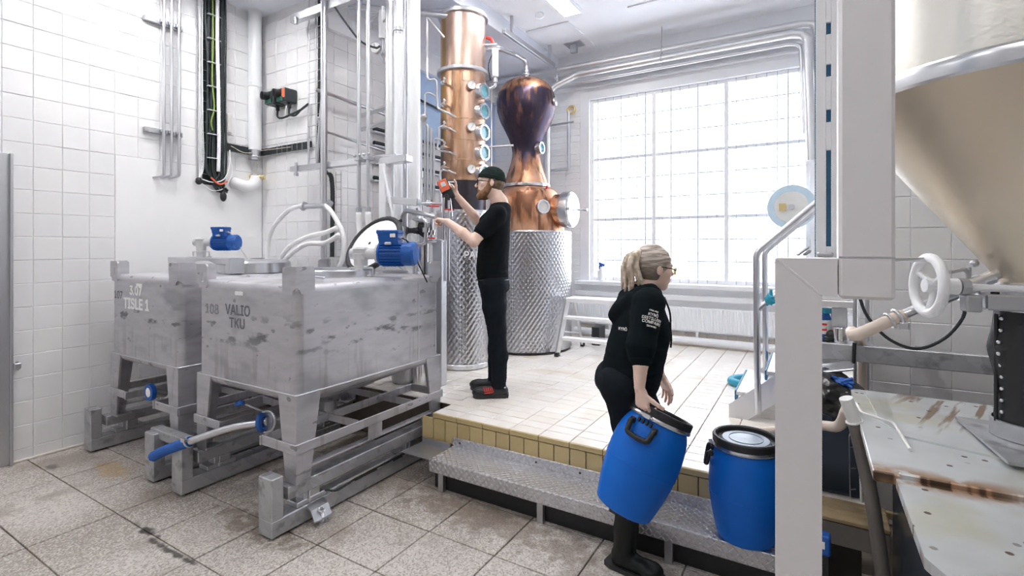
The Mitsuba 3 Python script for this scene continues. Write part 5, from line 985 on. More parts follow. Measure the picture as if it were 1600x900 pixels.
part(t, 'front_sheet', hull([(0.222, 1.93, 0.89), (1.6, 1.93, 0.89), (0.222, 1.47, 0.89), (0.250, 1.41, 0.89), (1.6, 1.36, 0.89), (0.222, 1.93, 0.862), (1.6, 1.93, 0.862), (0.222, 1.47, 0.862), (0.250, 1.41, 0.862), (1.6, 1.36, 0.862)]), 'm_table', False, 'front sheet with a rusty seam')
part(t, 'raised_sheet', prism([(0.285, 2.315), (0.235, 2.50), (0.22, 2.92), (1.5, 2.92), (1.5, 2.20), (0.60, 2.215)], 0.007, basis((0, 0, 0.9), (1, 0, 0), (0, 1, 0), (0, 0, 1))), 'm_table', False)
part(t, 'seam_flange', bx(0.23, 0.62, 1.925, 1.94, 0.89, 0.907, 0.004), 'm_table', False)
mat('m_tub', lambda p, n, uv: mix((0.02, 0.035, 0.055), (0.07, 0.095, 0.13), fbm(p.x * 4, p.y * 4, p.z * 4)), 0.22, 0.6)
part(t, 'tub_body', mv(loft([(rring(0.62, 0.66, 0.10), 0.06), (rring(0.645, 0.70, 0.12), 0.10), (rring(0.645, 0.70, 0.12), 0.862)], True, False), 0.955, 2.21), 'm_tub', 30, 'dark navy steel tub under the table')
for y in (1.62, 2.72): part(t, 'leg', bx(0.42, 0.47, y, y + 0.05, 0.0, 0.08), 'm_tub', False)
one('bent_wire', tube([(0.165, 2.62, 0.925), (0.175, 2.48, 0.925), (0.275, 2.43, 0.915), (0.288, 2.22, 0.906), (0.29, 2.17, 0.906)], 0.0055, 0.02, 10), 'm_offwhite', 'white bent wire lying over the table edge', 'wire')
# long dark tube leaning against the table
t = thing('suction_pipe', 'grey brown pipe with a pale end leaning below the table corner', 'pipe')
mat('m_old_pipe', lambda p, n, uv: mix((0.10, 0.09, 0.08), (0.20, 0.18, 0.16), fbm(p.x * 20, p.y * 20, p.z * 5)), 0.5)
dp = [V(0.119, 2.423, 0.99), V(0.148, 2.44, 0.897), V(0.170, 2.454, 0.789), V(0.215, 2.48, 0.532), V(0.262, 2.51, 0.14), V(0.268, 2.513, 0.03)]
part(t, 'pipe', tube(spline(dp[1:], 6), 0.026, n=16), 'm_old_pipe', True)
part(t, 'end', cat(cyl(dp[0], dp[1], 0.025, 18), torus(0.027, 0.005, dp[1], dp[1] - dp[0], 24)), 'm_offwhite', 30, 'pale upper end')
t = thing('wire_rack', 'slim galvanised wire rack behind the leaning pipe', 'rack')
part(t, 'wire', cat(tube([(0.158, 2.86, 0.38), (0.153, 2.86, 0.70), (0.172, 2.88, 0.755)], 0.003, 0.02, 6), tube([(0.20, 2.89, 0.38), (0.20, 2.89, 0.76)], 0.003, n=6), tube([(0.186, 2.93, 0.38), (0.186, 2.93, 0.75)], 0.003, n=6), *[tube([(0.155, 2.86, z), (0.20, 2.89, z), (0.186, 2.93, z)], 0.0025, n=6) for z in (0.45, 0.55, 0.65, 0.72)]), 'm_steel_dull', 30)
one('cord_end', tube(spline([(0.20, 2.885, 0.72), (0.198, 2.88, 0.60), (0.20, 2.87, 0.46), (0.20, 2.86, 0.38), (0.18, 2.85, 0.335)]), 0.006, n=8), 'm_offwhite', 'loose white cord end hanging from the wire rack', 'cord', smooth=True)
mat('m_wood', lambda p, n, uv: mix((0.16, 0.11, 0.06), (0.40, 0.30, 0.17), fbm(p.x * 3, p.y * 40, p.z * 40, octaves=4)), 0.6)
t = thing('wooden_box', 'low wooden plank box on the floor behind the leaning pipe', 'box')
for i in range(3): part(t, 'plank', bx(-0.02, 0.285, 2.595 + 0.07 * i, 2.66 + 0.07 * i, 0.40, 0.42, 0.004), 'm_wood', False)
part(t, 'front_board', bx(-0.02, 0.283, 2.60, 2.62, 0.30, 0.395, 0.003), 'm_old_pipe', False, 'dark front board')
for x in (-0.01, 0.24):
    for y in (2.62, 2.76): part(t, 'post', bx(x, x + 0.04, y, y + 0.04, 0.0, 0.40), 'm_old_pipe', False)
part(t, 'back_post', bx(0.222, 0.257, 2.84, 2.87, 0.40, 0.80, 0.003), 'm_wood', False, 'upright weathered board')
t = thing('blue_canister', 'small dark blue canister with a white label under the wooden box', 'canister')
part(t, 'body', mv(rbox(0.07, 0.06, 0.085, 0.012), 0.035, 2.50, 0.345), 'm_blue_grip', 30)
part(t, 'label', bx(0.018, 0.048, 2.468, 2.4705, 0.335, 0.365, 0), 'm_white_print', False, 'white label')
part(t, 'stand', bx(0.005, 0.065, 2.475, 2.525, 0, 0.305), 'm_black', False)
one('floor_rod', cyl((0.02, 2.30, 0.10), (0.31, 2.33, 0.02), 0.006, 8), 'm_steel', 'thin steel rod lying low between the frame post and the pipe', 'rod')
# shelves behind the frame
t = thing('shelf_rail', 'steel shelf rail across the tiled wall at the right', 'shelf')
part(t, 'front_rail', bx(-0.05, 1.5, 3.285, 3.32, 0.975, 1.065, 0.004), 'm_galv', False)
part(t, 'board', bx(-0.05, 0.30, 3.32, 3.58, 1.045, 1.06, 0.003), 'm_steel_dull', False)
part(t, 'upper_board', bx(-0.05, 0.20, 3.30, 3.56, 1.262, 1.30, 0.004), 'm_alu', False)
for x, y, z in ((0.205, 3.33, 0.0), (0.275, 3.52, 0.0)): part(t, 'upright', cyl((x, y, z), (x, y, 1.60), 0.010, 10), 'm_steel_dull', 30)
for x in (1.2, 0.5): part(t, 'support', bx(x, x + 0.04, 3.32, 3.606, 0.98, 1.04), 'm_steel_dull', False)
one('beige_hose', tube(spline([(-0.30, 2.90, 0.62), (-0.10, 2.84, 0.69), (0.03, 2.81, 0.745), (0.10, 2.60, 0.82), (0.125, 2.46, 0.935)], 8), 0.0225, n=16), 'm_hose_beige', 'second beige hose running from the frame post to the leaning pipe', 'hose', smooth=True)
one('upper_tray', cat(bx(-0.05, 0.19, 3.31, 3.50, 1.301, 1.33, 0.004)), 'm_white', 'white tray lying on the upper shelf', 'tray', smooth=False)
t = thing('jug', 'blue jug with a printed label on the shelf', 'jug')
part(t, 'body', lat([(0, 1.061), (0.030, 1.063), (0.034, 1.08), (0.034, 1.19), (0.026, 1.215), (0.02, 1.22)], (0.062, 3.40, 0), n=24), 'm_blue_motor', 40)
part(t, 'lid', cyl((0.062, 3.40, 1.218), (0.062, 3.40, 1.245), 0.036, 20), 'm_teal', 30, 'teal lid')
part(t, 'label', lat([(0.0347, 1.10), (0.0347, 1.18)], (0.062, 3.40, 0), n=24), 'm_white_print', True, 'white label')
part(t, 'label_print', cat(*[bx(0.05, 0.075, 3.3635, 3.3645, z, z + 0.012, 0) for z in (1.12, 1.15)]), 'm_red', False, 'red print')
one('paper_box', bx(0.095, 0.175, 3.40, 3.48, 1.061, 1.25, 0.004), 'm_white', 'white upright box on the shelf beside the jug', 'box', smooth=False)
one('steel_cup', lat([(0, 1.061), (0.030, 1.062), (0.036, 1.145), (0.038, 1.148), (0.036, 1.15), (0.031, 1.075), (0, 1.07)], (0.137, 3.34, 0), n=28), 'm_chrome', 'steel cup on the front of the shelf', 'cup', smooth=40)
one('dark_cloth', cat(ell((0.105, 3.36, 1.10), 0.035, 0.03, 0.03, 2), ell((0.085, 3.37, 1.08), 0.03, 0.03, 0.02, 2)), 'm_black', 'crumpled dark cloth on the shelf behind the cup', 'cloth', smooth=True)
t = thing('spray_lance', 'slim black and steel lance hanging on the shelf front', 'lance')
part(t, 'tube', cat(cyl((0.198, 3.27, 1.0), (0.20, 3.27, 1.40), 0.006, 8), cyl((0.187, 3.27, 1.09), (0.187, 3.27, 1.17), 0.013, 10)), 'm_steel_dull', 30)
part(t, 'grip', cyl((0.196, 3.27, 0.97), (0.199, 3.27, 1.08), 0.009, 8), 'm_black', 30, 'black grip')
# rubbish bag with gloves
def blob(c, r, seed, amp, n=4):
    m = trimesh.creation.icosphere(n, 1.0); v = m.vertices.copy()
    k = 1 + amp * (meshkit.fbm(v * 2.2 + seed, 4, seed) - 0.5); m.vertices = v * k[:, None] * np.array(r) + np.array(c); return m
mat('m_bag', (0.008, 0.009, 0.011), 0.25)
t = thing('waste_bin', 'black bag lined bin behind the frame post', 'bin')
part(t, 'bag', blob((0.06, 3.06, 0.80), (0.19, 0.19, 0.15), 3, 0.5), 'm_bag', True)
part(t, 'bin_body', bx(-0.12, 0.215, 2.875, 3.24, 0.402, 0.80, 0.02), 'm_tub', False, 'dark navy bin')
one('blue_glove', cat(blob((0.13, 2.99, 0.925), (0.035, 0.03, 0.02), 5, 0.8, 3), *[tube([(0.13, 2.99, 0.925), (0.13 + 0.05 * math.cos(a), 2.97 + 0.02 * math.sin(a), 0.93 + 0.02 * math.sin(3 * a))], [0.012, 0.007], n=8) for a in (-0.6, 0.0, 0.5, 1.2, 2.6)]), 'm_blue_grip', 'crumpled dark blue glove on top of the black bag', 'glove', smooth=True)
one('sorting_tray', xf(bx(-0.09, 0.10, -0.10, 0.10, -0.006, 0.006), trimesh.transformations.concatenate_matrices(trimesh.transformations.translation_matrix((0.09, 3.16, 0.955)), rot(-14, (0, 1, 0)))), 'm_steel_dull', 'grey tilted tray edge above the black bag', 'tray', smooth=False)
# little stair with handrails
t = thing('stair', 'small aluminium stair with steel handrails behind the upright drum', 'stair')
for y in (3.84, 4.55):
    part(t, 'stringer', xf(prism([(-0.50, 0.40), (-0.38, 0.40), (0.30, 0.96), (0.30, 1.10), (0.24, 1.10), (-0.50, 0.49)], 0.025), basis((0, y, 0), (1, 0, 0), (0, 0, 1), (0, -1, 0))), 'm_alu', False)
    hy = y - 0.035 if y < 4 else y - 0.03
    part(t, 'handrail', tube([(-0.315, hy, 0.46), (-0.325, hy, 1.555), (0.02, hy, 1.875), (0.6, hy, 2.41)], 0.021, 0.09, 16), 'm_steel', 40)
    part(t, 'mid_rail', tube([(-0.325, hy, 1.16), (0.6, hy, 2.02)], 0.017, n=12), 'm_steel', 40)
for i in range(4): part(t, 'tread', bx(-0.46 + 0.19 * i, -0.25 + 0.19 * i, 3.84, 4.53, 0.555 + 0.165 * i, 0.585 + 0.165 * i, 0.004), 'm_alu', False)
part(t, 'tread_edge', cat(*[bx(-0.465 + 0.19 * i, -0.45 + 0.19 * i, 3.84, 4.53, 0.52 + 0.165 * i, 0.588 + 0.165 * i, 0.003) for i in range(4)]), 'm_channel_back', False, 'dark blue nosings', True)
one('teal_hose', tube(spline([(-0.25, 5.12, 0.43), (-0.42, 4.98, 0.43), (-0.56, 4.86, 0.43), (-0.60, 4.74, 0.43), (-0.53, 4.66, 0.43), (-0.40, 4.66, 0.43), (-0.25, 4.74, 0.43), (-0.1, 4.85, 0.43)], 8), 0.034, n=14), 'm_teal', 'thick teal hose curled on the tiles by the stair', 'hose', smooth=True)
t = thing('cable_reel', 'pale round cable reel hanging before the right end of the window', 'reel')
mat('m_reel', (0.55, 0.70, 0.80), 0.4)
part(t, 'flange', lat([(0.16, 0), (0.235, 0), (0.235, -0.012), (0.16, -0.012)], (-0.185, 6.12, 2.02), (-0.15, -1, 0), 40), 'm_reel', 30, 'pale blue flange')
part(t, 'drum', lat([(0, -0.05), (0.165, -0.05), (0.165, 0.004), (0.02, 0.004)], (-0.185, 6.12, 2.02), (-0.15, -1, 0), 40), 'm_offwhite', 30)
part(t, 'sticker', bx(-0.30, -0.235, 6.095, 6.100, 1.98, 2.06, 0), 'm_brass', False, 'yellow sticker')
part(t, 'hub', cyl((-0.18, 6.12, 2.02), (-0.184, 6.09, 2.02), 0.03, 20), 'm_steel_dull', 30)
part(t, 'bracket', cat(beam((-0.185, 6.17, 2.02), (0.05, 6.24, 2.02), 0.03, 0.03), beam((0.05, 6.24, 2.02), (0.05, 6.41, 2.02), 0.03, 0.03)), 'm_white', False)
one('work_glove', cat(blob((-0.24, 3.80, 1.245), (0.03, 0.022, 0.04), 9, 0.9, 3), tube([(-0.24, 3.80, 1.24), (-0.262, 3.80, 1.20)], [0.012, 0.008], n=8), tube([(-0.235, 3.80, 1.27), (-0.235, 3.80, 1.31)], [0.012, 0.008], n=8)), 'm_teal', 'teal work glove tucked at the stair rail', 'glove', smooth=True)
# ---------------------------------------------------------------- people
class Field:
    """a body as the level set of blended round cones and ellipsoids"""
    def __init__(s, lo, hi, h):
        s.lo, s.h = V(*lo), h
        s.n = np.ceil((V(*hi) - s.lo) / h).astype(int) + 1
        s.a = np.full(s.n, 0.5, np.float32)
    def _box(s, lo, hi):
        i0 = np.maximum(((lo - s.lo) / s.h).astype(int), 0); i1 = np.minimum(np.ceil((hi - s.lo) / s.h).astype(int) + 1, s.n)
        g = [s.lo[k] + s.h * np.arange(i0[k], i1[k]) for k in range(3)]
        return tuple(slice(i0[k], i1[k]) for k in range(3)), np.meshgrid(*g, indexing='ij')
    def _add(s, sl, d, k, sub=False):
        A = s.a[sl]
        if sub: s.a[sl] = np.maximum(A, -d); return
        if k <= 0: s.a[sl] = np.minimum(A, d); return
        q = np.clip(k - np.abs(A - d), 0, None) / k
        s.a[sl] = np.minimum(A, d) - q * q * k * 0.25
    def cone(s, a, b, ra, rb, k=0.02, flat=None):
        a, b = V(*a), V(*b); R = max(ra, rb) + k + 3 * s.h
        sl, (X, Y, Z) = s._box(np.minimum(a, b) - R, np.maximum(a, b) + R)
        if X.size == 0: return
        ab = b - a; L2 = ab @ ab + 1e-12
        t = np.clip(((X - a[0]) * ab[0] + (Y - a[1]) * ab[1] + (Z - a[2]) * ab[2]) / L2, 0, 1)
        dx, dy, dz = X - a[0] - t * ab[0], Y - a[1] - t * ab[1], Z - a[2] - t * ab[2]
        s._add(sl, (np.sqrt(dx * dx + dy * dy + dz * dz) - (ra + (rb - ra) * t)).astype(np.float32), k)
    def ell(s, c, r, k=0.02, M=None, sub=False):
        c, r = V(*c), V(*r); R = r.max() + k + 3 * s.h
        sl, (X, Y, Z) = s._box(c - R, c + R)
        if X.size == 0: return
        p = np.stack([X - c[0], Y - c[1], Z - c[2]], -1)
        if M is not None: p = p @ np.asarray(M)
        q = np.linalg.norm(p / r, axis=-1); g = np.linalg.norm(p / (r * r), axis=-1)
        s._add(sl, np.where(g > 1e-6, q * (q - 1) / np.maximum(g, 1e-6), -r.min()).astype(np.float32), k, sub)
    def limb(s, pts, rs, k=0.02):
        for i in range(len(pts) - 1): s.cone(pts[i], pts[i + 1], rs[i], rs[i + 1], k)
    def loft(s, secs, k=0.02):
        """an oval tube through sections (x, y, z, half depth, half width)"""
        S = np.array(secs, float)
        for i in range(len(S) - 1):
            n = max(2, int(np.linalg.norm(S[i + 1][:3] - S[i][:3]) / 0.03))
            for j in range(n + (i == len(S) - 2)):
                q = S[i] + (S[i + 1] - S[i]) * j / n
                s.ell(q[:3], (q[3], q[4], 0.055), k)
    def fold(s, amp, f, seed, st=(1, 1, 1)):
        idx = np.argwhere(np.abs(s.a) < 0.03)
        p = idx * s.h + s.lo
        s.a[tuple(idx.T)] += (amp * (meshkit.fbm(p * f * np.array(st), 3, seed) - 0.5) * 2).astype(np.float32)
    def cut(s, axis, at, keep):
        g = s.lo[axis] + s.h * np.arange(s.n[axis]); d = (g - at) * (-1 if keep == 'above' else 1)
        sh = [1, 1, 1]; sh[axis] = -1; s.a = np.maximum(s.a, d.reshape(sh).astype(np.float32))
    def mesh(s):
        a = s.a; n = np.array(a.shape); S = a < 0
        c = np.zeros(n - 1, np.int8)
        for dx in (0, 1):
            for dy in (0, 1):
                for dz in (0, 1): c += S[dx:n[0] - 1 + dx, dy:n[1] - 1 + dy, dz:n[2] - 1 + dz]
        cells = np.argwhere((c > 0) & (c < 8)); ids = np.full(n - 1, -1, np.int32); ids[tuple(cells.T)] = np.arange(len(cells))
        acc = np.zeros((len(cells), 3)); cnt = np.zeros(len(cells))
        cor = [(x, y, z) for x in (0, 1) for y in (0, 1) for z in (0, 1)]
        val = np.stack([a[tuple((cells + o).T)] for o in cor], 1)
        for i in range(8):
            for j in range(i + 1, 8):
                if sum(abs(cor[i][k] - cor[j][k]) for k in range(3)) != 1: continue
                m = (val[:, i] < 0) != (val[:, j] < 0)
                t = val[m, i] / (val[m, i] - val[m, j])
                acc[m] += np.array(cor[i]) + t[:, None] * (np.array(cor[j]) - np.array(cor[i])); cnt[m] += 1
        v = (cells + acc / cnt[:, None]) * s.h + s.lo
        F = []
        for ax in range(3):
            u, w = (ax + 1) % 3, (ax + 2) % 3
            A = np.moveaxis(S, ax, 0); e = np.argwhere(A[:-1] != A[1:])
            pos = np.zeros((len(e), 3), int); o = [k for k in range(3) if k != ax]
            pos[:, ax] = e[:, 0]; pos[:, o[0]] = e[:, 1]; pos[:, o[1]] = e[:, 2]
            ok = (pos[:, u] > 0) & (pos[:, w] > 0) & (pos[:, u] < n[u] - 1) & (pos[:, w] < n[w] - 1)
            pos = pos[ok]; ins = S[tuple(pos.T)]
            q = []
            for du, dw in ((-1, -1), (0, -1), (0, 0), (-1, 0)):
                p = pos.copy(); p[:, u] += du; p[:, w] += dw; q.append(ids[tuple(p.T)])
            q = np.stack(q, 1); q[~ins] = q[~ins][:, ::-1]; F.append(q)
        return tri(v, np.vstack(F))
def rodr(v, ax, a): return v * math.cos(a) + np.cross(ax, v) * math.sin(a) + ax * (ax @ v) * (1 - math.cos(a))
def hand(F, wrist, f, n, side, curl, scale=1.0, thumb=(0.5, 0.5), spread=0.0, k=0.004):
    """palm, four fingers of unequal length and a thumb; f along the hand, n out of the palm, side +1 right hand, -1 left hand"""
    f, n = unit(f), unit(n); n = unit(n - f * (f @ n)); s = side * np.cross(f, n); w = V(*wrist); S = scale
    offs = (0.031, 0.0105, -0.010, -0.029); L = (0.072, 0.080, 0.074, 0.060); R = (0.0095, 0.0098, 0.0092, 0.0082)
    kn = [w + S * (f * (0.088 - 0.006 * abs(i - 1)) + s * offs[i]) for i in range(4)]
    for i in range(4): F.cone(w + s * offs[i] * 0.55 * S + f * 0.012 * S, kn[i], 0.0155 * S, 0.0125 * S, 0.012)
    F.cone(w + s * 0.018 * S + f * 0.02 * S, w + s * 0.034 * S + f * 0.05 * S + n * 0.006 * S, 0.015 * S, 0.013 * S, 0.012)
    for i in range(4):
        p, d = kn[i], unit(f + s * spread * (1.5 - i))
        ax = np.cross(d, n)
        c = curl[i] if np.ndim(curl) > 1 else curl
        for j, (q, frac) in enumerate(zip(c, (0.46, 0.30, 0.24))):
            d = rodr(d, unit(ax), q); e = p + d * L[i] * frac * S * 1.15
            F.cone(p, e, R[i] * S * (1 - 0.08 * j), R[i] * S * (0.93 - 0.09 * j), k); p = e
    p = w + s * 0.030 * S + f * 0.030 * S; d = unit(f * 0.62 + s * 0.72 + n * 0.30)
    for j, (q, l) in enumerate(((0.0, 0.042), (thumb[0], 0.032), (thumb[1], 0.026))):
        d = rodr(d, unit(np.cross(d, f * 0.5 + n * 0.8)), q); e = p + d * l * S
        F.cone(p, e, (0.0125 - 0.0012 * j) * S, (0.0115 - 0.0012 * j) * S, k); p = e
def skin(c0, c1): return lambda p, n, uv: mix(c0, c1, fbm(p.x * 30, p.y * 30, p.z * 30))
mat('m_skin', skin((0.78, 0.53, 0.42), (0.85, 0.62, 0.52)), 0.42, sheen=0.2)
mat('m_skin_w', skin((0.80, 0.55, 0.45), (0.86, 0.64, 0.55)), 0.42, sheen=0.2)
mat('m_shirt', (0.0045, 0.0065, 0.0085), 0.9, specular=0.15)
mat('m_trousers', lambda p, n, uv: mix((0.003, 0.0055, 0.009), (0.007, 0.011, 0.017), fbm(p.x * 14, p.y * 14, p.z * 5)), 0.85, specular=0.2)
mat('m_hoodie', (0.0035, 0.0075, 0.0105), 0.9, specular=0.15)
mat('m_beanie', lambda p, n, uv: mix((0.008, 0.016, 0.014), (0.018, 0.030, 0.027), smoothstep(0.3, 0.7, noise(p.x * 160, p.y * 160, p.z * 160))), 0.9, specular=0.15)
mat('m_beard', lambda p, n, uv: mix((0.10, 0.045, 0.018), (0.30, 0.15, 0.07), fbm(p.x * 90, p.y * 90, p.z * 22)), 0.7)
mat('m_hair_brown', lambda p, n, uv: mix((0.06, 0.035, 0.02), (0.20, 0.13, 0.08), fbm(p.x * 90, p.y * 90, p.z * 20)), 0.6)
mat('m_boot', (0.006, 0.008, 0.008), 0.45, specular=0.3)
mat('m_lens', (0.55, 0.6, 0.62), 0.1)
def placed(origin, heading):
    h = unit(V(heading[0], heading[1], 0)); return basis(origin, h, np.cross((0, 0, 1), h), (0, 0, 1))
# ---- the man with the beanie, facing the column pipes
MM = placed((-2.212, 3.455, 0.402), (-0.859, -0.512))
man = thing('person', 'bearded man in black T-shirt, dark beanie and glasses, reaching towards the pipes', 'person')
def MP(n, m, mt, s=True, lab=None, parent=None): return part(parent or man, n, xf(m, MM), mt, s, lab)
elL, wrL, elR, wrR = (0.165, 0.225, 1.235), (0.375, 0.165, 1.392), (0.135, -0.33, 1.385), (0.345, -0.225, 1.635)
shL, shR = (-0.012, 0.165, 1.455), (0.02, -0.165, 1.465)
B = Field((-0.30, -0.50, -0.005), (0.62, 0.36, 1.88), 0.0045)
HC = V(0.045, 0, 1.715)
B.ell(HC + V(-0.012, 0, 0.035), (0.098, 0.077, 0.098), 0.01)                     # skull
B.ell(HC + V(0.028, 0, -0.045), (0.072, 0.062, 0.080), 0.03)                     # jaw
B.ell(HC + V(0.082, 0, 0.028), (0.02, 0.05, 0.014), 0.02)                       # brow
B.cone(HC + V(0.090, 0, 0.012), HC + V(0.117, 0, -0.024), 0.010, 0.013, 0.008)     # nose
B.ell(HC + V(0.093, 0, -0.064), (0.012, 0.024, 0.007), 0.008); B.ell(HC + V(0.091, 0, -0.078), (0.012, 0.022, 0.007), 0.008)
for s in (1, -1):
    B.ell(HC + V(-0.012, s * 0.078, -0.005), (0.020, 0.008, 0.032), 0.006); B.ell(HC + V(0.062, s * 0.052, -0.015), (0.018, 0.014, 0.014), 0.015)
B.limb([(-0.045, 0, 1.50), (-0.03, 0, 1.56), (0.02, 0, 1.65)], [0.068, 0.060, 0.056], 0.03)
B.loft([(0.02, 0, 0.93, 0.085, 0.125), (0.03, 0, 1.05, 0.085, 0.12), (0.012, 0, 1.25, 0.09, 0.14), (-0.005, 0, 1.40, 0.095, 0.165), (-0.03, 0, 1.48, 0.06, 0.12)], 0.04)
B.limb([shL, elL], [0.058, 0.042], 0.03); B.limb([elL, (0.25, 0.205, 1.30), wrL], [0.043, 0.042, 0.027], 0.015)
B.limb([shR, elR], [0.058, 0.042], 0.03); B.limb([elR, (0.21, -0.29, 1.475), wrR], [0.043, 0.042, 0.027], 0.015)
HL = unit(V(0.82, -0.55, 0.25))
hand(B, V(*wrL) + HL * 0.002, HL, (0.15, 0.0, -1), -1, (0.75, 1.35, 1.0), 1.0, (-0.2, 0.4))
hand(B, V(*wrR) + V(0.004, 0.0, 0.008), (0.62, 0.10, 0.62), (0.25, 0.95, -0.15), 1, (0.85, 1.35, 0.9), 1.0, (0.1, 0.4))
for s, kx, ax, ay in ((1, -0.013, -0.025, 0.1), (-1, -0.008, 0.015, -0.1)):
    B.limb([(0.02, s * 0.09, 0.90), (kx, s * 0.09, 0.535), (ax, ay, 0.10)], [0.075, 0.05, 0.036], 0.03)
    B.cone((ax, ay, 0.06), (ax + 0.16, ay * 1.05, 0.045), 0.035, 0.03, 0.02)
body = B.mesh(); MP('body', body, 'm_skin')
F = Field((-0.30, -0.42, 0.85), (0.36, 0.36, 1.62), 0.005)
F.loft([(0.028, 0, 0.955, 0.128, 0.165), (0.03, 0, 1.03, 0.127, 0.162), (0.020, 0, 1.20, 0.122, 0.168), (0.004, 0, 1.36, 0.116, 0.178), (-0.012, 0, 1.435, 0.104, 0.178), (-0.032, 0, 1.488, 0.082, 0.138), (-0.038, 0, 1.512, 0.076, 0.086)], 0.03)
F.cone(shL, V(*shL) * 0.36 + V(*elL) * 0.64, 0.070, 0.062, 0.035); F.cone(shR, V(*shR) * 0.40 + V(*elR) * 0.60, 0.070, 0.064, 0.035)
F.fold(0.0055, 9, 3, (1, 1, 0.55)); F.cut(2, 0.925, 'above')
F.ell((-0.018, 0, 1.575), (0.066, 0.062, 0.05), sub=True, k=0)
MP('t_shirt', F.mesh(), 'm_shirt', True, 'black short sleeved T-shirt')
F = Field((-0.24, -0.26, 0.05), (0.26, 0.28, 1.02), 0.005)
F.loft([(0.024, 0, 0.955, 0.118, 0.155), (0.012, 0, 0.86, 0.125, 0.165)], 0.03)
for s, kx, ax, ay in ((1, -0.010, -0.022, 0.1), (-1, -0.006, 0.012, -0.1)):
    F.limb([(0.022, s * 0.085, 0.88), (0.012, s * 0.09, 0.72), (kx, s * 0.09, 0.53), (ax - 0.008, ay, 0.33), (ax - 0.002, ay, 0.10)], [0.106, 0.094, 0.074, 0.066, 0.060], 0.02)
F.fold(0.0065, 10, 7, (1, 1, 1.3)); F.cut(2, 0.075, 'above')
tr = MP('trousers', F.mesh(), 'm_trousers', True, 'dark slim trousers')
MP('belt_edge', torus(0.128, 0.006, (0.026, 0, 0.928), (0, 0, 1), 40, 8, 1.30), 'm_black', True, None, tr)
for s, ax, ay, turn in ((1, -0.025, 0.1, 4), (-1, 0.015, -0.1, -6)):
    F = Field((-0.16, -0.09, -0.01), (0.26, 0.09, 0.16), 0.004)
    F.cone((-0.005, 0, 0.115), (0.01, 0, 0.065), 0.050, 0.047, 0.02); F.cone((-0.03, 0, 0.05), (0.13, 0, 0.042), 0.046, 0.042, 0.02); F.ell((0.15, 0.0, 0.040), (0.062, 0.048, 0.040), 0.02)
    F.cut(2, 0.0255, 'above')
    M2 = trimesh.transformations.concatenate_matrices(MM, trimesh.transformations.translation_matrix((ax, ay, 0)), rot(turn))
    sh = part(man, 'shoe', xf(F.mesh(), M2), 'm_black', True, 'black work shoe')
    o = Polygon([(-0.082, -0.035), (-0.05, -0.044), (0.05, -0.042), (0.14, -0.052), (0.185, -0.04), (0.205, 0.0), (0.185, 0.040), (0.14, 0.050), (0.05, 0.040), (-0.05, 0.042), (-0.075, 0.033)])
    part(sh, 'sole', xf(prism(o, 0.028), M2), 'm_rubber', 30, 'grey black sole')
    if s > 0:
        part(sh, 'red_lacing', xf(cat(*[tube([(0.045 + 0.016 * i, 0.047 - 0.001 * i, 0.050), (0.055 + 0.016 * i, 0.030, 0.086)], 0.0045, n=6) for i in range(5)], beam((0.05, 0.048, 0.047), (0.115, 0.046, 0.043), 0.005, 0.006)), M2), 'm_red', False, 'red side lacing')
        part(sh, 'eyelet', xf(sph((-0.045, 0.046, 0.085), 0.007, 1), M2), 'm_chrome')
F = Field((-0.12, -0.12, 1.66), (0.18, 0.12, 1.88), 0.0035)
F.ell(HC + V(-0.014, 0, 0.047), (0.108, 0.088, 0.088), 0.0)
g = [F.lo[k] + F.h * np.arange(F.n[k]) for k in range(3)]; X_, Y_, Z_ = np.meshgrid(*g, indexing='ij')
F.a = np.maximum(F.a, -(Z_ - (1.742 + (X_ - 0.03) * 0.16)).astype(np.float32))
rim = np.abs(Z_ - (1.757 + (X_ - 0.03) * 0.16)) - 0.015
F.a = np.minimum(F.a, np.maximum(np.sqrt(((X_ - HC[0] + 0.014) / 1.22) ** 2 + Y_ ** 2) - 0.0915, rim).astype(np.float32)); F.fold(0.002, 40, 2)
MP('beanie', F.mesh(), 'm_beanie', True, 'dark rolled beanie')
F = Field((-0.10, -0.11, 1.58), (0.22, 0.11, 1.76), 0.0035)
F.cone(HC + V(0.010, 0.062, -0.045), HC + V(0.055, 0.045, -0.095), 0.026, 0.032, 0.02); F.cone(HC + V(0.010, -0.062, -0.045), HC + V(0.055, -0.045, -0.095), 0.026, 0.032, 0.02)
F.ell(HC + V(0.070, 0, -0.103), (0.046, 0.046, 0.042), 0.03); F.cone(HC + V(0.088, 0.026, -0.066), HC + V(0.096, 0, -0.054), 0.011, 0.011, 0.012); F.cone(HC + V(0.088, -0.026, -0.066), HC + V(0.096, 0, -0.054), 0.011, 0.011, 0.012)
F.ell(HC + V(0.060, 0, -0.125), (0.036, 0.034, 0.034), 0.02); F.cone(HC + V(0.002, 0.073, 0.015), HC + V(0.012, 0.066, -0.05), 0.012, 0.016, 0.012); F.cone(HC + V(0.002, -0.073, 0.015), HC + V(0.012, -0.066, -0.05), 0.012, 0.016, 0.012)
F.fold(0.007, 46, 5, (1, 1, 0.6)); MP('beard', F.mesh(), 'm_beard', True, 'full red brown beard')
F = Field((-0.12, -0.11, 1.61), (0.12, 0.11, 1.80), 0.0035)
F.ell(HC + V(-0.030, 0, -0.004), (0.088, 0.078, 0.074), 0.01)
F.ell(HC + V(0.062, 0, -0.03), (0.075, 0.1, 0.12), sub=True, k=0)
F.fold(0.005, 50, 6, (1, 1, 0.5)); MP('hair', F.mesh(), 'm_hair_brown', True, 'short brown hair below the beanie')
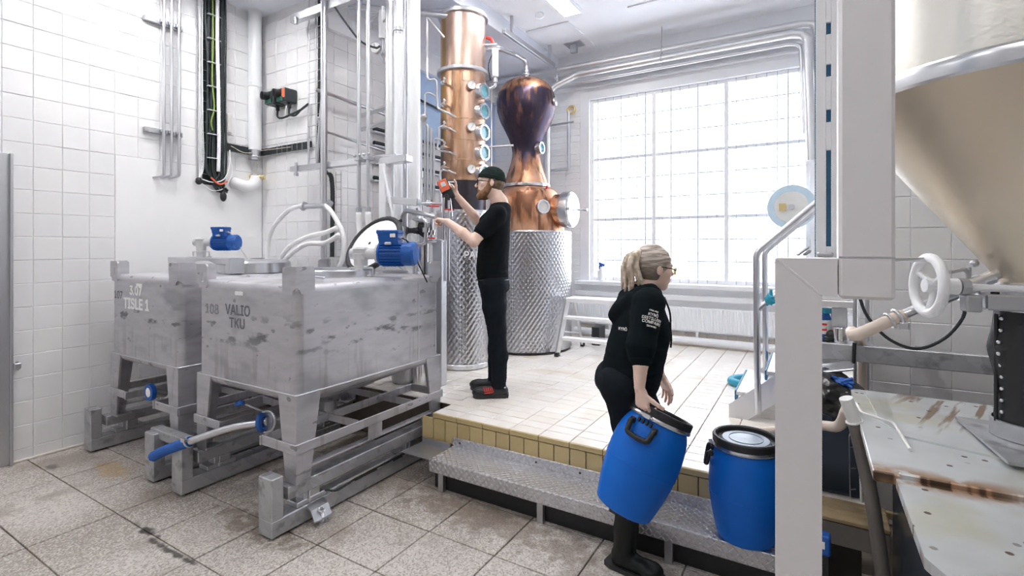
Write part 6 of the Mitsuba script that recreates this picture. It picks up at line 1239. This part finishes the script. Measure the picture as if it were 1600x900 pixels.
gl = MP('glasses', cat(*[torus(0.023, 0.0032, HC + V(0.104, s * 0.033, 0.004), (1, 0, 0.05), 24, 6) for s in (1, -1)], *[tube([HC + V(0.102, s * 0.055, 0.010), HC + V(0.09, s * 0.074, 0.010), HC + V(-0.010, s * 0.083, 0.004)], 0.003, 0.01, 6) for s in (1, -1)], tube([HC + V(0.106, 0.011, 0.008), HC + V(0.112, 0, 0.010), HC + V(0.106, -0.011, 0.008)], 0.003, n=6)), 'm_black', True, 'dark framed glasses')
for s in (1, -1): MP('eye', ell(HC + V(0.077, s * 0.033, 0.005), 0.013, 0.013, 0.010, 2), 'm_white_print', True); MP('iris', ell(HC + V(0.0885, s * 0.033, 0.004), 0.003, 0.006, 0.006, 2), 'm_black', True)
# the meter he holds
t = thing('hand_meter', 'orange red and black hand meter with a thin probe in the man\'s raised hand', 'meter')
mo = V(0.425, -0.165, 1.715)
mx, mz = unit(V(0.93, 0.02, -0.42)), unit(V(0.42, 0.02, 0.93)); my = np.cross(mz, mx)
MB_ = MM @ basis(mo, mx, my, mz)
mt_ = part(t, 'case', xf(cat(mv(rbox(0.090, 0.040, 0.125, 0.016), 0.02, 0, 0.0), mv(rbox(0.05, 0.036, 0.10, 0.014), -0.005, 0, -0.07)), MB_), 'm_black', 30)
part(t, 'face_plate', xf(mv(rbox(0.078, 0.012, 0.100, 0.005), 0.022, 0.019, 0.008), MB_), 'm_orange', 30, 'orange red front')
part(t, 'screen', xf(bx(-0.002, 0.040, 0.0252, 0.0262, -0.002, 0.036, 0), MB_), 'm_offwhite', False, 'pale display')
part(t, 'probe', xf(cyl((0.010, 0, -0.10), (0.055, 0.10, -0.27), 0.0052, 10), MB_), 'm_steel', 40, 'thin steel probe')
# ---- the woman carrying the drum
WH = (0.859, 0.512)
WM = placed((-0.793, 2.508, 0.002), WH)
wom = thing('person', 'woman with a blond ponytail in a dark hoodie, carrying a blue drum', 'person')
def WP(n, m, mt, s=True, lab=None, parent=None): return part(parent or wom, n, xf(m, WM), mt, s, lab)
shR, elR, wrR = V(0.048, -0.165, 1.325), V(-0.005, -0.235, 1.135), V(-0.020, -0.262, 0.952)
shL, elL, wrL = V(0.110, 0.165, 1.30), V(0.165, 0.25, 1.07), V(0.225, 0.25, 0.885)
hipR, knR, anR = V(-0.045, -0.085, 0.90), V(-0.004, -0.085, 0.56), V(-0.045, -0.06, 0.10)
hipL, knL, anL = V(0.03, 0.085, 0.88), V(0.150, 0.11, 0.585), V(0.005, 0.115, 0.30)
HW = V(0.125, 0.015, 1.487)
yaw = math.radians(14); hf = V(math.cos(yaw), math.sin(yaw), -0.12); hf = unit(hf); hs = unit(np.cross((0, 0, 1), hf)); hu = np.cross(hf, hs)
HB = np.stack([hf, hs, hu], 1)
def H(x, y, z): return HW + HB @ V(x, y, z)
B = Field((-0.24, -0.42, -0.005), (0.42, 0.42, 1.62), 0.004)
B.ell(H(-0.012, 0, 0.028), (0.088, 0.071, 0.086), 0.01, HB); B.ell(H(0.028, 0, -0.038), (0.064, 0.054, 0.070), 0.03, HB)
B.cone(H(0.082, 0, 0.008), H(0.104, 0, -0.020), 0.008, 0.011, 0.008); B.ell(H(0.076, 0, 0.022), (0.016, 0.042, 0.012), 0.02, HB)
B.ell(H(0.084, 0, -0.052), (0.011, 0.021, 0.006), 0.008, HB); B.ell(H(0.082, 0, -0.064), (0.011, 0.019, 0.007), 0.008, HB); B.ell(H(0.062, 0, -0.092), (0.02, 0.022, 0.018), 0.02, HB)
for s in (1, -1): B.ell(H(-0.008, s * 0.072, -0.006), (0.018, 0.008, 0.029), 0.006, HB); B.ell(H(0.052, s * 0.044, -0.02), (0.02, 0.016, 0.016), 0.02, HB)
B.limb([(0.055, 0, 1.345), (0.075, 0.003, 1.39), (0.105, 0.01, 1.44)], [0.055, 0.048, 0.047], 0.025)
B.loft([(-0.03, 0, 0.93, 0.10, 0.15), (0.01, 0, 1.05, 0.085, 0.125), (0.045, 0, 1.20, 0.09, 0.14), (0.06, 0, 1.30, 0.075, 0.14)], 0.04)
B.limb([shR, elR], [0.046, 0.036], 0.03); B.limb([elR, elR * 0.6 + wrR * 0.4, wrR], [0.037, 0.036, 0.0245], 0.012)
B.limb([shL, elL], [0.046, 0.036], 0.03); B.limb([elL, elL * 0.6 + wrL * 0.4, wrL], [0.037, 0.036, 0.0245], 0.012)
hand(B, wrR + V(0.004, 0, -0.008), (0.12, -0.05, -1), (0.80, 0.55, 0.1), 1, (0.45, 1.0, 0.9), 0.92, (0.15, 0.35))
hand(B, wrL + V(0.002, 0.0, -0.006), (0.42, 0.0, -0.9), (-0.85, -0.35, -0.4), -1, (0.25, 0.35, 0.3), 0.95, (0.1, 0.2), 0.10)
B.limb([hipR, knR, anR], [0.075, 0.048, 0.036], 0.03); B.limb([hipL, knL, anL], [0.075, 0.048, 0.036], 0.03)
ftd = rodr(V(1, 0, 0), V(0, 0, 1), math.radians(-40))
B.cone(anR + V(0, 0, -0.04), anR + ftd * 0.15 + V(0, 0, -0.055), 0.034, 0.03, 0.02); B.cone(anL + V(0, 0, -0.04), anL + V(0.12, 0.09, -0.055), 0.034, 0.03, 0.02)
WP('body', B.mesh(), 'm_skin_w')
F = Field((-0.26, -0.36, 0.78), (0.36, 0.36, 1.46), 0.0045)
F.loft([(-0.012, 0, 0.885, 0.138, 0.172), (0.000, 0, 0.95, 0.153, 0.176), (0.025, 0, 1.06, 0.146, 0.168), (0.042, 0, 1.16, 0.135, 0.168), (0.052, 0, 1.26, 0.115, 0.172), (0.058, 0, 1.325, 0.085, 0.140), (0.066, 0, 1.36, 0.070, 0.085)], 0.03)
F.ell((0.120, 0, 1.175), (0.06, 0.12, 0.085), 0.05)
F.limb([shR + V(0, 0, 0.0), elR, elR * 0.72 + wrR * 0.28], [0.078, 0.062, 0.052], 0.035); F.limb([shL, elL, elL * 0.55 + wrL * 0.45], [0.076, 0.060, 0.050], 0.035)
F.cone((-0.005, -0.07, 1.335), (-0.045, 0.0, 1.27), 0.045, 0.042, 0.03); F.cone((-0.005, 0.07, 1.335), (-0.045, 0.0, 1.27), 0.045, 0.042, 0.03); F.cone((-0.045, -0.03, 1.28), (-0.075, 0.02, 1.245), 0.036, 0.032, 0.02)
F.limb([(0.02, -0.075, 1.37), (0.09, -0.062, 1.378), (0.125, 0.0, 1.355), (0.09, 0.062, 1.378), (0.02, 0.075, 1.37)], [0.028] * 5, 0.02)
F.fold(0.007, 9, 9, (1, 1, 0.8)); F.ell((0.085, 0.005, 1.43), (0.060, 0.058, 0.052), sub=True, k=0)
hd = WP('hoodie', F.mesh(), 'm_hoodie', True, 'dark hoodie with pushed up sleeves')
WP('cuff', cat(torus(0.0500, 0.006, elR * 0.72 + wrR * 0.28, wrR - elR, 28, 8), torus(0.0515, 0.005, elR * 0.80 + wrR * 0.20, wrR - elR, 28, 8)), 'm_hoodie', True, None, hd)
WP('drawstring', tube(spline([(0.155, -0.06, 1.345), (0.178, -0.075, 1.27), (0.178, -0.085, 1.20), (0.182, -0.085, 1.14), (0.178, -0.088, 1.10)]), 0.0045, n=6), 'm_black', True, None, hd)
# white print on the sleeve, set on its own curved patch of lettering
ax_ = unit(elR - shR); pc = shR * 0.52 + elR * 0.48
nrm = unit(V(0.12, -1, 0.05)); nrm = unit(nrm - ax_ * (ax_ @ nrm)); tx = np.cross(-ax_, nrm) * -1
tx = unit(np.cross(-ax_, nrm)); tx = -tx if tx[0] < 0 else tx
def sleeve_text(s, h, dz):
    m = meshkit.text_mesh(s, h, 0.0012, True); w = m.bounds[1][0] - m.bounds[0][0]
    v = m.vertices.copy(); v[:, 0] -= m.bounds[0][0] + w / 2
    R0 = 0.0775; a = v[:, 0] / R0
    q = pc + (-ax_)[None] * (v[:, 1:2] + dz) + (tx[None] * np.sin(a)[:, None] + nrm[None] * np.cos(a)[:, None]) * (R0 + v[:, 2:3])
    m.vertices = q; return m
for s, h, dz in (('FINLAND', 0.0075, 0.046), ('KYRÖ', 0.0135, 0.024), ('DISTILLERY', 0.0125, 0.006), ('COMPANY', 0.0135, -0.012), ('ISOKYRÖ', 0.0075, -0.028)):
    WP('sleeve_print', sleeve_text(s, h, dz), 'm_white_print', False, 'white print on the sleeve', hd)
WP('chest_print', xf(meshkit.text_mesh('KYRÖ', 0.014, 0.001, True), basis(V(-0.088, -0.128, 1.195), unit(V(0.62, -0.78, 0)), (0, 0, 1), unit(V(-0.78, -0.62, 0)))), 'm_white_print', False, 'small white print', hd)
F = Field((-0.26, -0.27, 0.08), (0.34, 0.27, 1.02), 0.005)
F.loft([(-0.045, 0, 0.95, 0.108, 0.160), (-0.055, 0, 0.89, 0.112, 0.172)], 0.03)
F.ell((-0.090, -0.07, 0.915), (0.075, 0.085, 0.09), 0.03); F.ell((-0.090, 0.07, 0.915), (0.075, 0.085, 0.09), 0.03)
F.limb([hipR, (hipR + knR) / 2, knR, (knR + anR) / 2, anR + V(0, 0, 0.03)], [0.108, 0.088, 0.066, 0.060, 0.05], 0.025)
F.limb([hipL, (hipL + knL) / 2, knL, (knL + anL) / 2, anL], [0.108, 0.088, 0.066, 0.058, 0.05], 0.025)
F.fold(0.005, 11, 4); WP('trousers', F.mesh(), 'm_trousers', True, 'black work trousers')
for an, kn_, fd, nm in ((anR, knR, ftd, 0), (anL, knL, unit(V(0.8, 0.6, 0)), 1)):
    F = Field(an + V(-0.2, -0.26, -0.10), an + V(0.26, 0.2, 0.28), 0.004)
    sd_ = np.cross((0, 0, 1), fd)
    F.limb([an + (kn_ - an) * 0.46, an + (kn_ - an) * 0.2, an + V(0, 0, -0.02)], [0.064, 0.057, 0.054], 0.02)
    F.cone(an + fd * -0.02 + V(0, 0, -0.055), an + fd * 0.11 + V(0, 0, -0.058), 0.047, 0.041, 0.025); F.ell(an + fd * 0.145 + V(0, 0, -0.058), (0.056, 0.056, 0.038), 0.02)
    F.cut(2, an[2] - 0.092, 'above')
    bt = WP('boot', F.mesh(), 'm_boot', True, 'black rubber boot')
    o = Polygon([(-0.085, -0.036), (-0.05, -0.05), (0.05, -0.046), (0.14, -0.054), (0.19, -0.040), (0.208, 0.0), (0.19, 0.040), (0.14, 0.054), (0.05, 0.046), (-0.05, 0.05), (-0.085, 0.036)]).buffer(0.006)
    WP('boot_sole', prism(o, 0.022, basis((an[0], an[1], an[2] - 0.1005), fd, sd_, (0, 0, 1))), 'm_rubber', 30, None, bt)
# hair: cap, dark undercut, elastic, ponytail
mat('m_hair_blond', lambda p, n, uv: mix((0.34, 0.26, 0.19), (0.80, 0.70, 0.58), smoothstep(0.25, 0.75, fbm(p.x * 55, p.y * 55, p.z * 16, octaves=4))), 0.45, sheen=0.4)
mat('m_hair_ash', lambda p, n, uv: mix((0.26, 0.21, 0.18), (0.62, 0.54, 0.47), smoothstep(0.3, 0.7, fbm(p.x * 18, p.y * 18, p.z * 95, octaves=4))), 0.45, sheen=0.4)
mat('m_hair_dark', lambda p, n, uv: mix((0.09, 0.068, 0.058), (0.30, 0.24, 0.20), fbm(p.x * 40, p.y * 40, p.z * 90)), 0.6)
F = Field(HW + V(-0.16, -0.13, -0.12), HW + V(0.16, 0.13, 0.15), 0.0032)
F.ell(H(-0.014, 0, 0.032), (0.096, 0.079, 0.091), 0.0, HB)
F.ell(H(0.102, 0, -0.038), (0.080, 0.12, 0.085), sub=True, k=0, M=HB); F.ell(H(0.0, 0, -0.095), (0.12, 0.12, 0.088), sub=True, k=0, M=HB)
F.fold(0.0035, 30, 4, (0.6, 0.6, 2.0)); hr = WP('hair', F.mesh(), 'm_hair_ash', True, 'combed back ash blond hair')
F = Field(HW + V(-0.16, -0.13, -0.14), HW + V(0.16, 0.13, 0.13), 0.0035)
F.ell(H(-0.022, 0, -0.012), (0.080, 0.0735, 0.070), 0.0, HB); F.ell(H(0.074, 0, -0.03), (0.085, 0.12, 0.12), sub=True, k=0, M=HB)
WP('undercut', F.mesh(), 'm_hair_dark', True, 'dark hair at the nape', hr)
WP('hair_tie', torus(0.024, 0.008, H(-0.095, 0, 0.058), HB @ V(-0.9, 0, 0.3), 20, 8), 'm_black', True, 'black hair tie', hr)
rh = np.random.default_rng(12)
F = Field(HW + V(-0.22, -0.13, -0.20), HW + V(0.05, 0.13, 0.15), 0.0035)
F.ell(H(-0.100, 0, 0.055), (0.030, 0.032, 0.030), 0.01, HB)
for i in range(16):
    a, b = rh.uniform(-1, 1), rh.uniform(-1, 1)
    p0 = H(-0.098, 0.010 * a, 0.060 + 0.010 * b); pts = [p0, H(-0.128 + 0.012 * b, 0.028 * a, 0.045), H(-0.135 + 0.022 * b, 0.042 * a, -0.01), H(-0.120 + 0.032 * b, 0.048 * a, -0.065), H(-0.105 + 0.045 * b, 0.045 * a, -0.105 - 0.03 * rh.uniform())]
    pts = spline(pts, 3); F.limb(pts, list(np.linspace(0.015, 0.006, len(pts))), 0.006)
F.fold(0.004, 60, 8, (1, 1, 0.3)); WP('ponytail', F.mesh(), 'm_hair_blond', True, 'wavy blond ponytail', hr)
WP('safety_glasses', cat(tube([H(-0.005, -0.078, 0.008), H(0.06, -0.070, 0.006), H(0.092, -0.055, 0.0)], 0.0028, n=6), tube([H(-0.005, 0.078, 0.008), H(0.06, 0.070, 0.006), H(0.092, 0.055, 0.0)], 0.0028, n=6)), 'm_black', True, 'dark glasses temple')
WP('safety_lens', cat(xf(rbox(0.004, 0.046, 0.034, 0.0018), basis(H(0.102, -0.032, -0.004), HB @ V(0.94, -0.34, 0), HB @ V(0.34, 0.94, 0), hu)), xf(rbox(0.004, 0.046, 0.034, 0.0018), basis(H(0.102, 0.032, -0.004), HB @ V(0.94, 0.34, 0), HB @ V(-0.34, 0.94, 0), hu))), 'm_lime_lens', 30, 'yellowish lens')
for s in (1, -1): WP('eye', ell(H(0.069, s * 0.030, 0.002), 0.012, 0.012, 0.009, 2), 'm_white_print', True)
